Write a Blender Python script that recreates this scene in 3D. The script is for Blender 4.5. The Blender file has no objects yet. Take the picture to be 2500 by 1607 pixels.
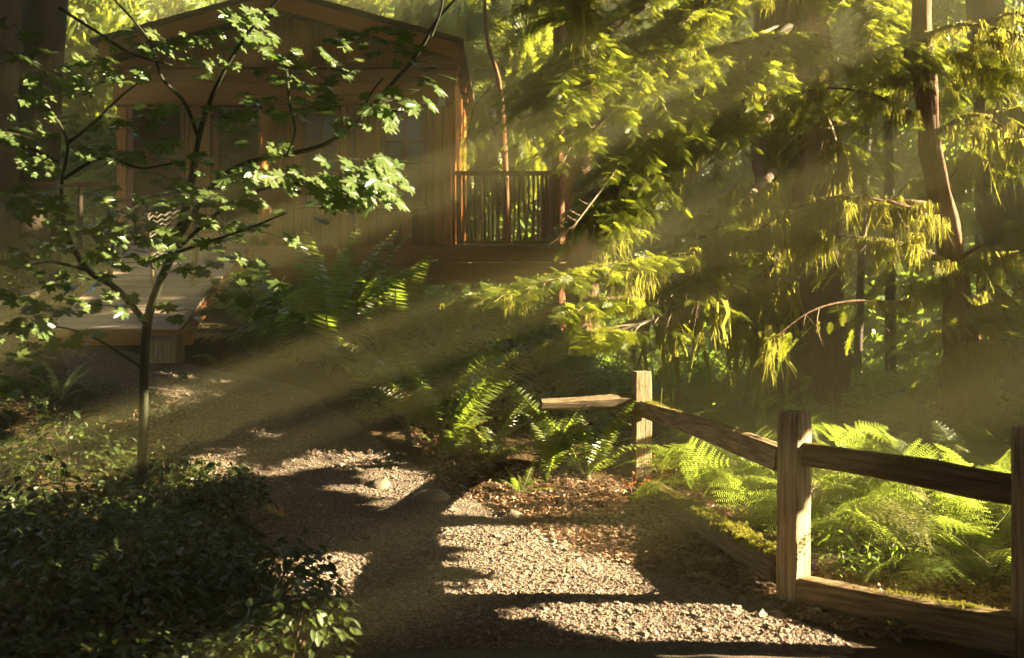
import bpy, math, random
import numpy as np
from mathutils import Vector, Matrix, Euler

R = math.radians
random.seed(7)
rng = np.random.default_rng(7)
scene = bpy.context.scene
col = scene.collection

# ------------------------------------------------------------------ camera, sky, sun, exposure
F = 2361.0            # focal length in pixels of the 2500 px wide photograph
HOR = 758.0           # row of the horizon
EYE = 1.6
cam = bpy.data.objects.new('camera', bpy.data.cameras.new('camera'))
col.objects.link(cam)
cam.location = (0, 0, EYE)
cam.rotation_euler = (R(90), 0, 0)
cam.data.sensor_width = 36
cam.data.lens = 36 * F / 2500
cam.data.shift_y = -(803.5 - HOR) / 2500
cam.data.clip_end = 300
cam.data.dof.use_dof = True
cam.data.dof.focus_distance = 7.0
cam.data.dof.aperture_fstop = 2.2
scene.camera = cam

SUN_AZ, SUN_EL = 90.0, 19.0
world = bpy.data.worlds.new('World')
scene.world = world
world.use_nodes = True
wn = world.node_tree
bg = wn.nodes['Background']
sky = wn.nodes.new('ShaderNodeTexSky')
sky.sky_type = 'NISHITA'
sky.sun_disc = False
sky.sun_elevation = R(SUN_EL)
sky.sun_rotation = R(SUN_AZ)
wn.links.new(sky.outputs[0], bg.inputs[0])
bg.inputs[1].default_value = 0.05

S = Vector((math.sin(R(SUN_AZ)) * math.cos(R(SUN_EL)), math.cos(R(SUN_AZ)) * math.cos(R(SUN_EL)), math.sin(R(SUN_EL))))
sun = bpy.data.objects.new('sun', bpy.data.lights.new('sun', 'SUN'))
col.objects.link(sun)
sun.location = (20, 5, 12)
sun.rotation_euler = (-S).to_track_quat('-Z', 'Y').to_euler()
sun.data.energy = 5.0
sun.data.angle = R(0.4)
sun.data.color = (1.0, 0.82, 0.50)

vs = scene.view_settings
vs.view_transform = 'Standard'
vs.look = 'None'
vs.gamma = 1.0
vs.use_curve_mapping = False
vs.exposure = 3.9
scene.cycles.use_denoising = True
scene.cycles.use_adaptive_sampling = False
scene.cycles.max_bounces = 7
scene.cycles.diffuse_bounces = 2
scene.cycles.glossy_bounces = 2
scene.cycles.transmission_bounces = 4
scene.cycles.volume_bounces = 0
scene.cycles.transparent_max_bounces = 4
scene.cycles.caustics_reflective = False
scene.cycles.caustics_refractive = False

# ------------------------------------------------------------------ small helpers
def W(px, py, d):
    return np.array([(px - 1250) / F * d, d, EYE - (py - HOR) / F * d])

def sstep(a, b, x):
    t = np.clip((np.asarray(x, float) - a) / (b - a), 0, 1)
    return t * t * (3 - 2 * t)

def vnoise(x, y, seed=0):
    x = np.asarray(x, float); y = np.asarray(y, float)
    xi = np.floor(x); yi = np.floor(y); fx = x - xi; fy = y - yi
    fx = fx * fx * (3 - 2 * fx); fy = fy * fy * (3 - 2 * fy)
    def h(a, b):
        v = np.sin(a * 127.1 + b * 311.7 + seed * 74.7) * 43758.5453
        return v - np.floor(v)
    return (h(xi, yi) * (1 - fx) + h(xi + 1, yi) * fx) * (1 - fy) + (h(xi, yi + 1) * (1 - fx) + h(xi + 1, yi + 1) * fx) * fy

def terrain(x, y):
    x = np.asarray(x, float); y = np.asarray(y, float)
    t = (y - 7.2 + 0.30 * np.clip(-x - 1, 0, 5)) / 5.6
    z = 1.45 * sstep(0, 1, t) * sstep(2.2, -0.4, x)
    z = z + 0.22 * sstep(9, 13, y) * sstep(0, 3, x)
    z = z + 0.055 * np.clip(y - 15, 0, 30)
    z = z + 0.25 * sstep(-1.9, -3.4, x) * sstep(9, 5, y)
    z = z + 0.05 * (vnoise(x * 1.3, y * 1.3, 2) - 0.5) * sstep(3, 8, np.abs(y))
    return z

def hit(px, py):
    """ground point seen at a pixel"""
    dx = (px - 1250) / F; dz = -(py - HOR) / F
    ys = np.arange(2.5, 40, 0.02)
    below = EYE + dz * ys < terrain(dx * ys, ys)
    k = int(np.argmax(below)) if below.any() else len(ys) - 1
    y = ys[k]
    return np.array([dx * y, y, float(terrain(dx * y, y))])

def tag(o, label=None, cat=None, group=None, kind=None):
    if label: o['label'] = label
    if cat: o['category'] = cat
    if group: o['group'] = group
    if kind: o['kind'] = kind
    return o

def empty(name, loc=(0, 0, 0), label=None, cat=None, group=None):
    o = bpy.data.objects.new(name, None)
    col.objects.link(o)
    o.location = [float(c) for c in loc]
    o.empty_display_size = 0.1
    return tag(o, label, cat, group)

def mesh_data(name, V, Fc, mat, smooth=False):
    me = bpy.data.meshes.new(name)
    V = np.asarray(V, np.float32)
    if isinstance(Fc, np.ndarray):
        n, k = Fc.shape
        me.vertices.add(len(V)); me.vertices.foreach_set('co', V.ravel())
        me.loops.add(n * k); me.loops.foreach_set('vertex_index', Fc.astype(np.int32).ravel())
        me.polygons.add(n)
        me.polygons.foreach_set('loop_start', np.arange(0, n * k, k, dtype=np.int32))
        me.update(calc_edges=True)
    else:
        me.from_pydata(V.tolist(), [], Fc)
        me.update()
    if smooth:
        me.polygons.foreach_set('use_smooth', np.ones(len(me.polygons), bool))
    if mat: me.materials.append(mat)
    return me

def put(name, me, parent=None, loc=None, rot=None, scale=None):
    o = bpy.data.objects.new(name, me)
    col.objects.link(o)
    if parent is not None: o.parent = parent
    if loc is not None: o.location = [float(c) for c in loc]
    if rot is not None: o.rotation_euler = rot
    if scale is not None: o.scale = (scale,) * 3 if np.isscalar(scale) else scale
    return o

class MB:
    def __init__(s): s.v = []; s.f = []
    def add(s, V, Fc):
        b = len(s.v); s.v += [tuple(map(float, p)) for p in V]; s.f += [tuple(i + b for i in f) for f in Fc]; return s
    def box(s, c, size, M=None):
        x, y, z = [k / 2 for k in size]
        P = [(-x,-y,-z),(x,-y,-z),(x,y,-z),(-x,y,-z),(-x,-y,z),(x,-y,z),(x,y,z),(-x,y,z)]
        if M is not None: P = [M @ Vector(p) for p in P]
        return s.add([(p[0]+c[0], p[1]+c[1], p[2]+c[2]) for p in P], [(0,3,2,1),(4,5,6,7),(0,1,5,4),(1,2,6,5),(2,3,7,6),(3,0,4,7)])
    def tube(s, pts, rad, n=8, ridge=0.0, seed=0):
        V, Fc = tube_geo(pts, rad, n, ridge, seed); return s.add(V, Fc)
    def build(s, name, mat, parent=None, smooth=False, rel=None):
        V = np.array(s.v)
        if rel is not None: V = V - np.array(rel)
        return put(name, mesh_data(name, V, s.f, mat, smooth), parent)

def resample(pts, n):
    P = np.array(pts, float)
    m = len(P)
    if m == 2:
        t = np.linspace(0, 1, n)[:, None]; return P[0] * (1 - t) + P[1] * t
    Q = np.vstack([2 * P[0] - P[1], P, 2 * P[-1] - P[-2]])
    out = []
    for u in np.linspace(0, m - 1 - 1e-6, n):
        i = int(u); t = u - i
        p0, p1, p2, p3 = Q[i], Q[i+1], Q[i+2], Q[i+3]
        out.append(0.5 * ((2*p1) + (-p0+p2)*t + (2*p0-5*p1+4*p2-p3)*t*t + (-p0+3*p1-3*p2+p3)*t**3))
    return np.array(out)

def tube_geo(pts, rad, n=8, ridge=0.0, seed=0):
    P = np.array(pts, float); m = len(P)
    rad = np.interp(np.linspace(0, 1, m), np.linspace(0, 1, len(rad)), rad)
    T = np.gradient(P, axis=0); T /= np.linalg.norm(T, axis=1)[:, None] + 1e-9
    up = np.array([0.0, 0, 1]) if abs(T[0][2]) < 0.9 else np.array([1.0, 0, 0])
    a = np.cross(T[0], up); a /= np.linalg.norm(a)
    V = []
    ang = np.linspace(0, 2 * np.pi, n, endpoint=False)
    for i in range(m):
        a = a - T[i] * np.dot(a, T[i]); a /= np.linalg.norm(a)
        b = np.cross(T[i], a)
        r = np.full(n, rad[i])
        if ridge:
            r = r * (1 + ridge * (vnoise(ang * 7 + 3, np.full(n, i * 0.16), seed) - 0.5) + ridge * 0.8 * (vnoise(ang * 2.2, np.full(n, i * 0.35), seed + 5) - 0.5))
        V += list(P[i] + np.outer(np.cos(ang) * r, a) + np.outer(np.sin(ang) * r, b))
    Fc = []
    for i in range(m - 1):
        for k in range(n):
            k2 = (k + 1) % n
            Fc.append((i*n+k, i*n+k2, (i+1)*n+k2, (i+1)*n+k))
    Fc.append(tuple(range(n - 1, -1, -1))); Fc.append(tuple((m-1)*n + k for k in range(n)))
    return V, Fc

# ------------------------------------------------------------------ materials
def newmat(name):
    m = bpy.data.materials.new(name); m.use_nodes = True
    nt = m.node_tree; b = nt.nodes['Principled BSDF']
    return m, nt, b

def ramp(nt, cols, pos=None):
    r = nt.nodes.new('ShaderNodeValToRGB')
    pos = pos or [i / (len(cols) - 1) for i in range(len(cols))]
    while len(r.color_ramp.elements) < len(cols): r.color_ramp.elements.new(0.5)
    for e, c, p in zip(r.color_ramp.elements, cols, pos):
        e.position = p; e.color = (*c, 1)
    return r

def noise(nt, scale, detail=4, stretch=None, coord='Object', rough=0.6):
    tc = nt.nodes.new('ShaderNodeTexCoord'); n = nt.nodes.new('ShaderNodeTexNoise')
    n.inputs['Scale'].default_value = scale; n.inputs['Detail'].default_value = detail; n.inputs['Roughness'].default_value = rough
    if stretch:
        mp = nt.nodes.new('ShaderNodeMapping'); mp.inputs['Scale'].default_value = stretch
        nt.links.new(tc.outputs[coord], mp.inputs[0]); nt.links.new(mp.outputs[0], n.inputs['Vector'])
    else: nt.links.new(tc.outputs[coord], n.inputs['Vector'])
    return n

def leaf_mat(name, c1, c2, trans=(0.2, 0.3, 0.03), tfac=0.4, rough=0.45, spec=0.5, island=False, c3=None):
    m, nt, b = newmat(name)
    if island:
        src = nt.nodes.new('ShaderNodeNewGeometry').outputs['Random Per Island']
    else:
        src = nt.nodes.new('ShaderNodeObjectInfo').outputs['Random']
    r = ramp(nt, [c1, c2] + ([c3] if c3 else []), [0, .85, 1] if c3 else None)
    nt.links.new(src, r.inputs[0])
    nt.links.new(r.outputs[0], b.inputs['Base Color'])
    b.inputs['Roughness'].default_value = rough
    b.inputs['Specular IOR Level'].default_value = spec
    tr = nt.nodes.new('ShaderNodeBsdfTranslucent'); tr.inputs[0].default_value = (*trans, 1)
    mx = nt.nodes.new('ShaderNodeMixShader'); mx.inputs[0].default_value = tfac
    nt.links.new(b.outputs[0], mx.inputs[1]); nt.links.new(tr.outputs[0], mx.inputs[2])
    nt.links.new(mx.outputs[0], nt.nodes['Material Output'].inputs[0])
    return m

def rough_mat(name, cols, scale=8, stretch=None, bump=0.3, bscale=None, rough=0.85, detail=6, pos=None, spec=0.3, bdist=0.02):
    m, nt, b = newmat(name)
    n = noise(nt, scale, detail, stretch)
    r = ramp(nt, cols, pos); nt.links.new(n.outputs['Fac'], r.inputs[0])
    oi = nt.nodes.new('ShaderNodeObjectInfo')
    hs = nt.nodes.new('ShaderNodeHueSaturation')
    mr = nt.nodes.new('ShaderNodeMapRange'); mr.inputs[3].default_value = 0.62; mr.inputs[4].default_value = 1.3
    nt.links.new(oi.outputs['Random'], mr.inputs[0]); nt.links.new(mr.outputs[0], hs.inputs['Value'])
    nt.links.new(r.outputs[0], hs.inputs['Color']); nt.links.new(hs.outputs[0], b.inputs['Base Color'])
    b.inputs['Roughness'].default_value = rough; b.inputs['Specular IOR Level'].default_value = spec
    n2 = noise(nt, bscale or scale * 3, 8, stretch)
    bp = nt.nodes.new('ShaderNodeBump'); bp.inputs['Strength'].default_value = bump; bp.inputs['Distance'].default_value = bdist
    nt.links.new(n2.outputs['Fac'], bp.inputs['Height']); nt.links.new(bp.outputs[0], b.inputs['Normal'])
    return m

M = {}
M['bark'] = rough_mat('cedar_bark', [(.03,.014,.007), (.09,.045,.022), (.17,.10,.055)], 5, (5, 5, .6), .9, 6)
M['bark_red'] = rough_mat('red_bark', [(.06,.02,.008), (.16,.065,.025), (.25,.12,.05)], 5, (5, 5, .5), .9, 7)
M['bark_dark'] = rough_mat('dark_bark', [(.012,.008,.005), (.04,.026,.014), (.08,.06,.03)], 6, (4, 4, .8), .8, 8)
M['bark_maple'] = rough_mat('maple_bark', [(.008,.009,.004), (.02,.022,.009), (.04,.04,.02)], 9, (4, 4, 1), .4)
M['twig'] = rough_mat('dry_twig', [(.14,.09,.06), (.28,.19,.13)], 12, None, .3)
M['wood'] = rough_mat('cedar_board', [(.12,.032,.004), (.27,.092,.013), (.40,.155,.028)], 3, (9, 9, .7), .35, 9, .75)
M['wood_h'] = rough_mat('cedar_log', [(.11,.028,.004), (.25,.083,.012), (.38,.145,.026)], 3, (.6, 6, 9), .35, 9, .75)
M['wood_red'] = rough_mat('red_door_wood', [(.10,.022,.008), (.18,.04,.015)], 3, (7, 7, .7), .3, 9, .6)
M['deck_wood'] = rough_mat('deck_board', [(.22,.15,.11), (.36,.26,.20)], 4, (.8, 8, 8), .3, 9, .8)
M['stick'] = rough_mat('peeled_stick', [(.20,.085,.030), (.34,.16,.06)], 6, (4, 4, 1), .2, 9, .6)
M['post_wood'] = rough_mat('weathered_post', [(.05,.032,.016), (.20,.14,.075), (.34,.26,.15), (.42,.34,.22)], 4, (16, 16, .8), 1.0, 9, .85, pos=[.28,.42,.6,.8])
M['rail_wood'] = rough_mat('split_rail', [(.035,.022,.010), (.13,.085,.042), (.24,.17,.09), (.36,.28,.16)], 4, (.9, 14, 14), 1.0, 9, .85, pos=[.28,.42,.6,.8])
M['moss'] = rough_mat('moss', [(.05,.06,.006), (.12,.13,.016), (.2,.18,.03)], 14, None, .8, 60, .95)
M['roof'] = rough_mat('mossy_roof', [(.05,.035,.02), (.1,.07,.035)], 6, None, .5)
M['soil'] = rough_mat('forest_soil', [(.02,.012,.006), (.055,.035,.016), (.05,.06,.016)], 2.2, None, .8, 26, .95, 9, None, .1, .05)
M['path'] = rough_mat('path_grit', [(.07,.052,.036), (.15,.115,.085), (.26,.20,.155)], 45, None, 1.0, 120, .9, 9, None, .3, .02)
M['stone'] = rough_mat('gravel_stone', [(.08,.055,.038), (.25,.185,.14), (.48,.38,.30)], 9, None, .4)
M['rock'] = rough_mat('edge_rock', [(.10,.085,.06), (.22,.18,.13)], 4, None, .6, 18)
M['wire'] = rough_mat('galvanised_wire', [(.45,.4,.35), (.55,.5,.45)], 10, None, .05, rough=.4)
M['litter'] = leaf_mat('dead_leaves', (.12,.06,.035), (.30,.19,.12), (.3,.16,.08), .15, .6, .3, c3=(.5,.38,.26))
M['needle'] = leaf_mat('hemlock_needles', (.06,.095,.012), (.11,.12,.018), (.36,.40,.035), .42, .35, .5)
M['cedar'] = leaf_mat('cedar_foliage', (.04,.075,.012), (.12,.14,.02), (.30,.33,.035), .45, .5, .4)
M['broad'] = leaf_mat('broad_foliage', (.04,.09,.015), (.10,.15,.02), (.24,.36,.04), .45, .5, .4)
M['hang'] = leaf_mat('hanging_moss', (.09,.10,.014), (.19,.17,.035), (.34,.32,.05), .45, .8, .1)
M['maple'] = leaf_mat('maple_leaf', (.06,.095,.03), (.09,.12,.035), (.12,.22,.012), .33, .30, .8)
M['fern'] = leaf_mat('sword_fern_frond', (.06,.095,.016), (.11,.12,.022), (.30,.40,.04), .42, .32, .7, c3=(.17,.10,.025))
M['bracken'] = leaf_mat('bracken_frond', (.07,.11,.02), (.12,.13,.03), (.36,.46,.06), .45, .45, .5, c3=(.20,.13,.03))
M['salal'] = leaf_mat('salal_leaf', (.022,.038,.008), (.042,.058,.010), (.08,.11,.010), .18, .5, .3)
M['red_leaf'] = leaf_mat('red_leaf', (.28,.07,.03), (.40,.15,.05), (.5,.14,.04), .4, .5, .4)
M['yellow_leaf'] = leaf_mat('yellow_leaf', (.58,.38,.14), (.62,.42,.16), (.5,.35,.08), .3, .5, .4)
M['canopy'] = leaf_mat('canopy_foliage', (.03,.05,.01), (.05,.08,.014), (.05,.09,.01), .2, .6, .2)  # leaves of the added trees that block sun and sky
M['glass'], _nt, _b = newmat('window_glass')
_b.inputs['Base Color'].default_value = (.03, .03, .02, 1); _b.inputs['Roughness'].default_value = .12
_b.inputs['Specular IOR Level'].default_value = .6
M['dark'] = rough_mat('interior_boards', [(.012,.006,.003), (.03,.015,.008)], 4, (6, 6, 1), .3)  # near-black colour stands in for the shade inside the cabin
M['red_cloth'] = rough_mat('red_fabric', [(.38,.03,.012), (.5,.05,.02)], 6, None, .2)
M['white_plate'] = rough_mat('pale_plate', [(.5,.42,.32), (.6,.52,.42)], 20, None, .1)

# ------------------------------------------------------------------ instancing of foliage pieces (stuff parts)
keep_light = None
def scatter(name, pts, rots, scl, src_mesh, parent=None, kind='stuff'):
    """one object whose geometry nodes place the source piece on each point (rots = euler xyz)"""
    if keep_light is not None:
        k_ = keep_light(np.asarray(pts, float)); pts, rots, scl = np.asarray(pts)[k_], np.asarray(rots)[k_], np.asarray(scl)[k_]
    src = bpy.data.objects.new(src_mesh.name + '_piece', src_mesh)
    me = bpy.data.meshes.new(name)
    n = len(pts)
    me.vertices.add(n)
    P = np.asarray(pts, np.float32)
    if parent is not None: P = P - np.array(parent.location, np.float32)
    me.vertices.foreach_set('co', P.ravel())
    a = me.attributes.new('rot', 'FLOAT_VECTOR', 'POINT'); a.data.foreach_set('vector', np.asarray(rots, np.float32).ravel())
    a = me.attributes.new('scl', 'FLOAT', 'POINT'); a.data.foreach_set('value', np.asarray(scl, np.float32).ravel())
    o = put(name, me, parent)
    g = bpy.data.node_groups.new('place_pieces', 'GeometryNodeTree')
    g.interface.new_socket('Geometry', in_out='INPUT', socket_type='NodeSocketGeometry')
    g.interface.new_socket('Geometry', in_out='OUTPUT', socket_type='NodeSocketGeometry')
    N = g.nodes
    gi = N.new('NodeGroupInput'); go = N.new('NodeGroupOutput')
    oi = N.new('GeometryNodeObjectInfo'); oi.inputs['Object'].default_value = src; oi.inputs['As Instance'].default_value = False
    ip = N.new('GeometryNodeInstanceOnPoints')
    ar = N.new('GeometryNodeInputNamedAttribute'); ar.data_type = 'FLOAT_VECTOR'; ar.inputs['Name'].default_value = 'rot'
    sc = N.new('GeometryNodeInputNamedAttribute'); sc.data_type = 'FLOAT'; sc.inputs['Name'].default_value = 'scl'
    er = N.new('FunctionNodeEulerToRotation')
    L = g.links.new
    L(gi.outputs[0], ip.inputs['Points']); L(oi.outputs['Geometry'], ip.inputs['Instance'])
    L(ar.outputs['Attribute'], er.inputs[0]); L(er.outputs[0], ip.inputs['Rotation'])
    L(sc.outputs['Attribute'], ip.inputs['Scale']); L(ip.outputs[0], go.inputs[0])
    md = o.modifiers.new('place_pieces', 'NODES'); md.node_group = g
    if kind: o['kind'] = kind
    return o

def euler_from_dir(D, roll):
    """euler xyz turning local +X to D with local +Z near up, rolled about X"""
    out = np.zeros((len(D), 3))
    for i, (d, r) in enumerate(zip(D, roll)):
        x = Vector(d).normalized()
        up = Vector((0, 0, 1)) if abs(x.z) < .97 else Vector((0, 1, 0))
        y = up.cross(x).normalized(); z = x.cross(y)
        m = Matrix((x, y, z)).transposed() @ Matrix.Rotation(r, 3, 'X')
        out[i] = m.to_euler('XYZ')
    return out

# --- pieces
def spray_mesh(name, mat, twigs=10, leaves=6, L=.30, w=.0095, ll=.019, droop=.10, seed=1):
    """flat conifer spray: axis along +X, side twigs, each twig lined with needles"""
    r = np.random.default_rng(seed); V = []; Fc = []
    def quad(p, d, s, l, w_):
        b = len(V); q = p + d * l * .5
        V.extend([p, q + s * w_ * .5, p + d * l, q - s * w_ * .5]); Fc.append((b, b+1, b+2, b+3))
    def line(p0, d0, length, n, w_, l_):
        d0 = d0 / np.linalg.norm(d0); side = np.array([-d0[1], d0[0], 0]); side /= np.linalg.norm(side) + 1e-9
        b = len(V); V.extend([p0 - side * .0012, p0 + side * .0012, p0 + d0 * length]); Fc.append((b, b+1, b+2, b+2))
        for i in range(n):
            t = (i + .4) / n
            p = p0 + d0 * length * t + np.array([0, 0, -droop * (length * t) ** 2 * 3])
            for s in (-1, 1):
                dd = d0 * .55 + side * s * .85 + np.array([0, 0, r.normal(0, .15)])
                dd /= np.linalg.norm(dd)
                sd = np.cross(dd, [0, 0, 1]) + r.normal(0, .25, 3) * .5
                quad(p, dd, sd / (np.linalg.norm(sd) + 1e-9), l_ * (1.1 - .5 * t) * r.uniform(.8, 1.2), w_)
    for i in range(twigs):
        t = (i + .5) / twigs
        p = np.array([L * t, 0, -droop * (L * t) ** 2 * 4])
        for s in (-1, 1):
            ln = L * .46 * (1 - t) ** .7 * (.35 + .65 * min(1, t * 4)) * r.uniform(.75, 1.15)
            a = R(r.uniform(42, 60))
            d = np.array([math.cos(a), s * math.sin(a), r.normal(-.12, .1)])
            line(p, d, ln, max(3, int(leaves * ln / (L * .46) + 2)), w, ll)
    line(np.array([0, 0, 0.]), np.array([1, 0, -.05]), L, 16, w, ll)
    Fq = [f if f[2] != f[3] else f[:3] for f in Fc]
    return mesh_data(name, V, Fq, mat)

def moss_mesh(name, mat, n=46, L=.34, seed=3):
    r = np.random.default_rng(seed); V = []; Fc = []
    for i in range(n):
        p = np.array([r.uniform(-.13, .13), r.normal(0, .02), r.uniform(-.02, .02)])
        l = L * r.uniform(.25, 1) * (1 - abs(p[0]) * 3); w = r.uniform(.003, .009)
        a = r.uniform(0, math.pi); s = np.array([math.cos(a), math.sin(a), 0]) * w
        sw = r.normal(0, .03, 2); k = 4; b = len(V)
        for j in range(k + 1):
            t = j / k
            q = p + np.array([sw[0] * t * t + r.normal(0, .004), sw[1] * t + r.normal(0, .004), -l * t])
            ww = (1 - t) ** .6 if j < k else .05
            V.extend([q - s * ww, q + s * ww])
        for j in range(k): Fc.append((b+2*j, b+2*j+1, b+2*j+3, b+2*j+2))
    return mesh_data(name, V, np.array(Fc), mat)

def clump_mesh(name, mat, n=60, rad=.35, ls=.07, flat=.5, seed=5, hang=False):
    """a loose cluster of broad leaflets"""
    r = np.random.default_rng(seed); V = []; Fc = []
    for i in range(n):
        p = r.normal(0, rad * .5, 3); p[2] *= flat
        a = r.uniform(0, 2 * math.pi)
        d = np.array([math.cos(a), math.sin(a), r.normal(-.3, .3)])
        if hang: d = np.array([r.normal(0, .25), r.normal(0, .25), -1])
        d /= np.linalg.norm(d)
        s = np.cross(d, r.normal(0, 1, 3) * (.35 if not hang else 1) + np.array([0, 0, 0 if hang else 1])); s /= np.linalg.norm(s) + 1e-9
        l = ls * r.uniform(.6, 1.3); w = l * (.28 if not hang else .12)
        b = len(V); V.extend([p, p + d * l * .45 + s * w, p + d * l, p + d * l * .45 - s * w]); Fc.append((b, b+1, b+2, b+3))
    return mesh_data(name, V, np.array(Fc), mat)

def stone_mesh(name, mat, seed):
    r = np.random.default_rng(seed)
    V = [(1,0,0),(-1,0,0),(0,1,0),(0,-1,0),(0,0,1),(0,0,-1)]
    V = [np.array(v) * r.uniform(.6, 1.2) * np.array([1.15, .85, .55]) + r.normal(0, .12, 3) for v in V]
    V += [np.array([a, b, .45]) * .62 * r.uniform(.8, 1.15) for a in (-1, 1) for b in (-1, 1)]
    Fc = [(0,9,4),(9,2,4),(2,7,4),(7,1,4),(1,6,4),(6,3,4),(3,8,4),(8,0,4),(0,2,9),(2,1,7),(1,3,6),(3,0,8),(2,0,5),(1,2,5),(3,1,5),(0,3,5)]
    return mesh_data(name, V, Fc, mat)

HEM = [spray_mesh('hemlock_spray', M['needle'], seed=k) for k in (1, 2)]
HEMB = HEM
CED = [spray_mesh('cedar_spray', M['cedar'], twigs=8, leaves=5, L=.5, w=.026, ll=.05, droop=.3, seed=k + 20) for k in (1, 2)]
MOSS = [moss_mesh('moss_strands', M['hang'], seed=k) for k in (3, 4)]
BROAD = clump_mesh('leaf_clump', M['broad'], 70, .45, .11)
BROADS = clump_mesh('leaf_clump_small', M['broad'], 60, .22, .05, seed=9)
DROOP = clump_mesh('hanging_clump', M['cedar'], 90, .4, .22, 1.0, 8, True)

# ------------------------------------------------------------------ ground
def grid_mesh(name, X, Y, Z, mat):
    ny, nx = X.shape
    V = np.stack([X, Y, Z], -1).reshape(-1, 3)
    i = np.arange(ny - 1)[:, None] * nx + np.arange(nx - 1)[None]
    Fc = np.stack([i, i + 1, i + nx + 1, i + nx], -1).reshape(-1, 4)
    return mesh_data(name, V, Fc, mat, True)

gx, gy = np.meshgrid(np.linspace(-23.5, 23.5, 300), np.linspace(-7.5, 41.5, 300))
tag(put('ground', grid_mesh('ground', gx, gy, terrain(gx, gy) + .03 * (vnoise(gx * 4, gy * 4, 4) - .5), M['soil'])), kind='structure')

pathL = [(-1.2, -7), (-1.1, 1), (-1.0, 3.2)] + [tuple(hit(*p)[:2]) for p in [(790, 1600), (715, 1430), (620, 1290), (480, 1150), (330, 1040), (180, 930), (120, 830)]]
pathR = [(2.0, -7), (1.9, 1), (1.85, 3.2)] + [tuple(hit(*p)[:2]) for p in [(2100, 1600), (1860, 1475), (1500, 1370), (1320, 1290), (1150, 1215), (980, 1120), (760, 960)]] 
pL = resample([(x, y, 0) for x, y in pathL], 150); pR = resample([(x, y, 0) for x, y in pathR], 150)
tt = np.linspace(0, 1, 50)
PX = pL[:, 0:1] * (1 - tt) + pR[:, 0:1] * tt; PY = pL[:, 1:2] * (1 - tt) + pR[:, 1:2] * tt
wob = .10 * (vnoise(np.arange(150) * .35, np.zeros(150), 9) - .5)
PX = PX + wob[:, None] * (np.abs(tt - .5) * 2) ** 2
PZ = terrain(PX, PY) + .034 - .03 * (np.abs(tt - .5) * 2) ** 4 + .012 * (vnoise(PX * 9, PY * 9, 3) - .5)
tag(put('path', grid_mesh('path', PX, PY, PZ, M['path'])), kind='structure')

def on_path(n, near=None):
    a = rng.uniform(.30, .98, n) if near is None else rng.uniform(near[0], near[1], n)
    b = rng.uniform(0, 1, n)
    i = a * 149; i0 = np.clip(i.astype(int), 0, 148); f = i - i0
    j = b * 49; j0 = np.clip(j.astype(int), 0, 48); g = j - j0
    def bil(A): return (A[i0, j0]*(1-f)*(1-g) + A[i0+1, j0]*f*(1-g) + A[i0, j0+1]*(1-f)*g + A[i0+1, j0+1]*f*g)
    return np.stack([bil(PX), bil(PY), bil(PZ)], 1)

st = [stone_mesh('stone', M['stone'], k) for k in range(3)]
gr = empty('gravel', (0, 0, 0)); 
# ==================================================================
for k, s in enumerate(st):
    P = np.vstack([on_path(27000, (.33, .62)), on_path(9000, (.6, .98))])
    n = len(P); sc = rng.lognormal(math.log(.0056), .50, n)
    P[:, 2] += sc * .1
    o = scatter('gravel', P, np.stack([rng.normal(0, .4, n), rng.normal(0, .4, n), rng.uniform(0, 6.28, n)], 1), sc, s)
    if k == 0: tag(o, kind='stuff')
bpy.data.objects.remove(gr)

# ------------------------------------------------------------------ generic tree parts
def crown_points(limbs, per, spread, drop, seed=0):
    r = np.random.default_rng(seed); P = []; D = []
    for L in limbs:
        L = resample(L, 24); n = per
        t = r.uniform(.12, 1, n) ** .8 * 22.9
        i = t.astype(int); f = (t - i)[:, None]
        p = L[i] * (1 - f) + L[i + 1] * f
        tan = L[i + 1] - L[i]; tan /= np.linalg.norm(tan, axis=1)[:, None] + 1e-9
        side = np.stack([-tan[:, 1], tan[:, 0], np.zeros(n)], 1); side /= np.linalg.norm(side, axis=1)[:, None] + 1e-9
        off = r.normal(0, spread, n) * (1 - .45 * t / 23)
        dz = -np.abs(r.normal(0, drop, n)) - np.abs(off) * .35
        P.append(p + side * off[:, None] + np.stack([np.zeros(n), np.zeros(n), dz], 1))
        d = tan * .7 + side * np.sign(off)[:, None] * r.uniform(.2, .9, n)[:, None] + np.stack([r.normal(0, .15, n), r.normal(0, .15, n), r.uniform(-.9, -.1, n)], 1)
        D.append(d)
    return np.vstack(P), np.vstack(D)

def trunk_part(parent, pts, rad, mat, n=28, ridge=.22, name='trunk', seg=50, seed=1):
    base = np.array(parent.location)
    mb = MB(); mb.tube(resample(pts, seg) - base, rad, n, ridge, seed)
    return mb.build(name, mat, parent, smooth=True)

def limb_part(parent, curves, r0, r1, mat, name='branch'):
    for c in curves:
        mb = MB(); mb.tube(resample(c, 16) - np.array(parent.location), [r0, r1], 6, .2, 3)
        mb.build(name, mat, parent, smooth=True)

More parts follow.
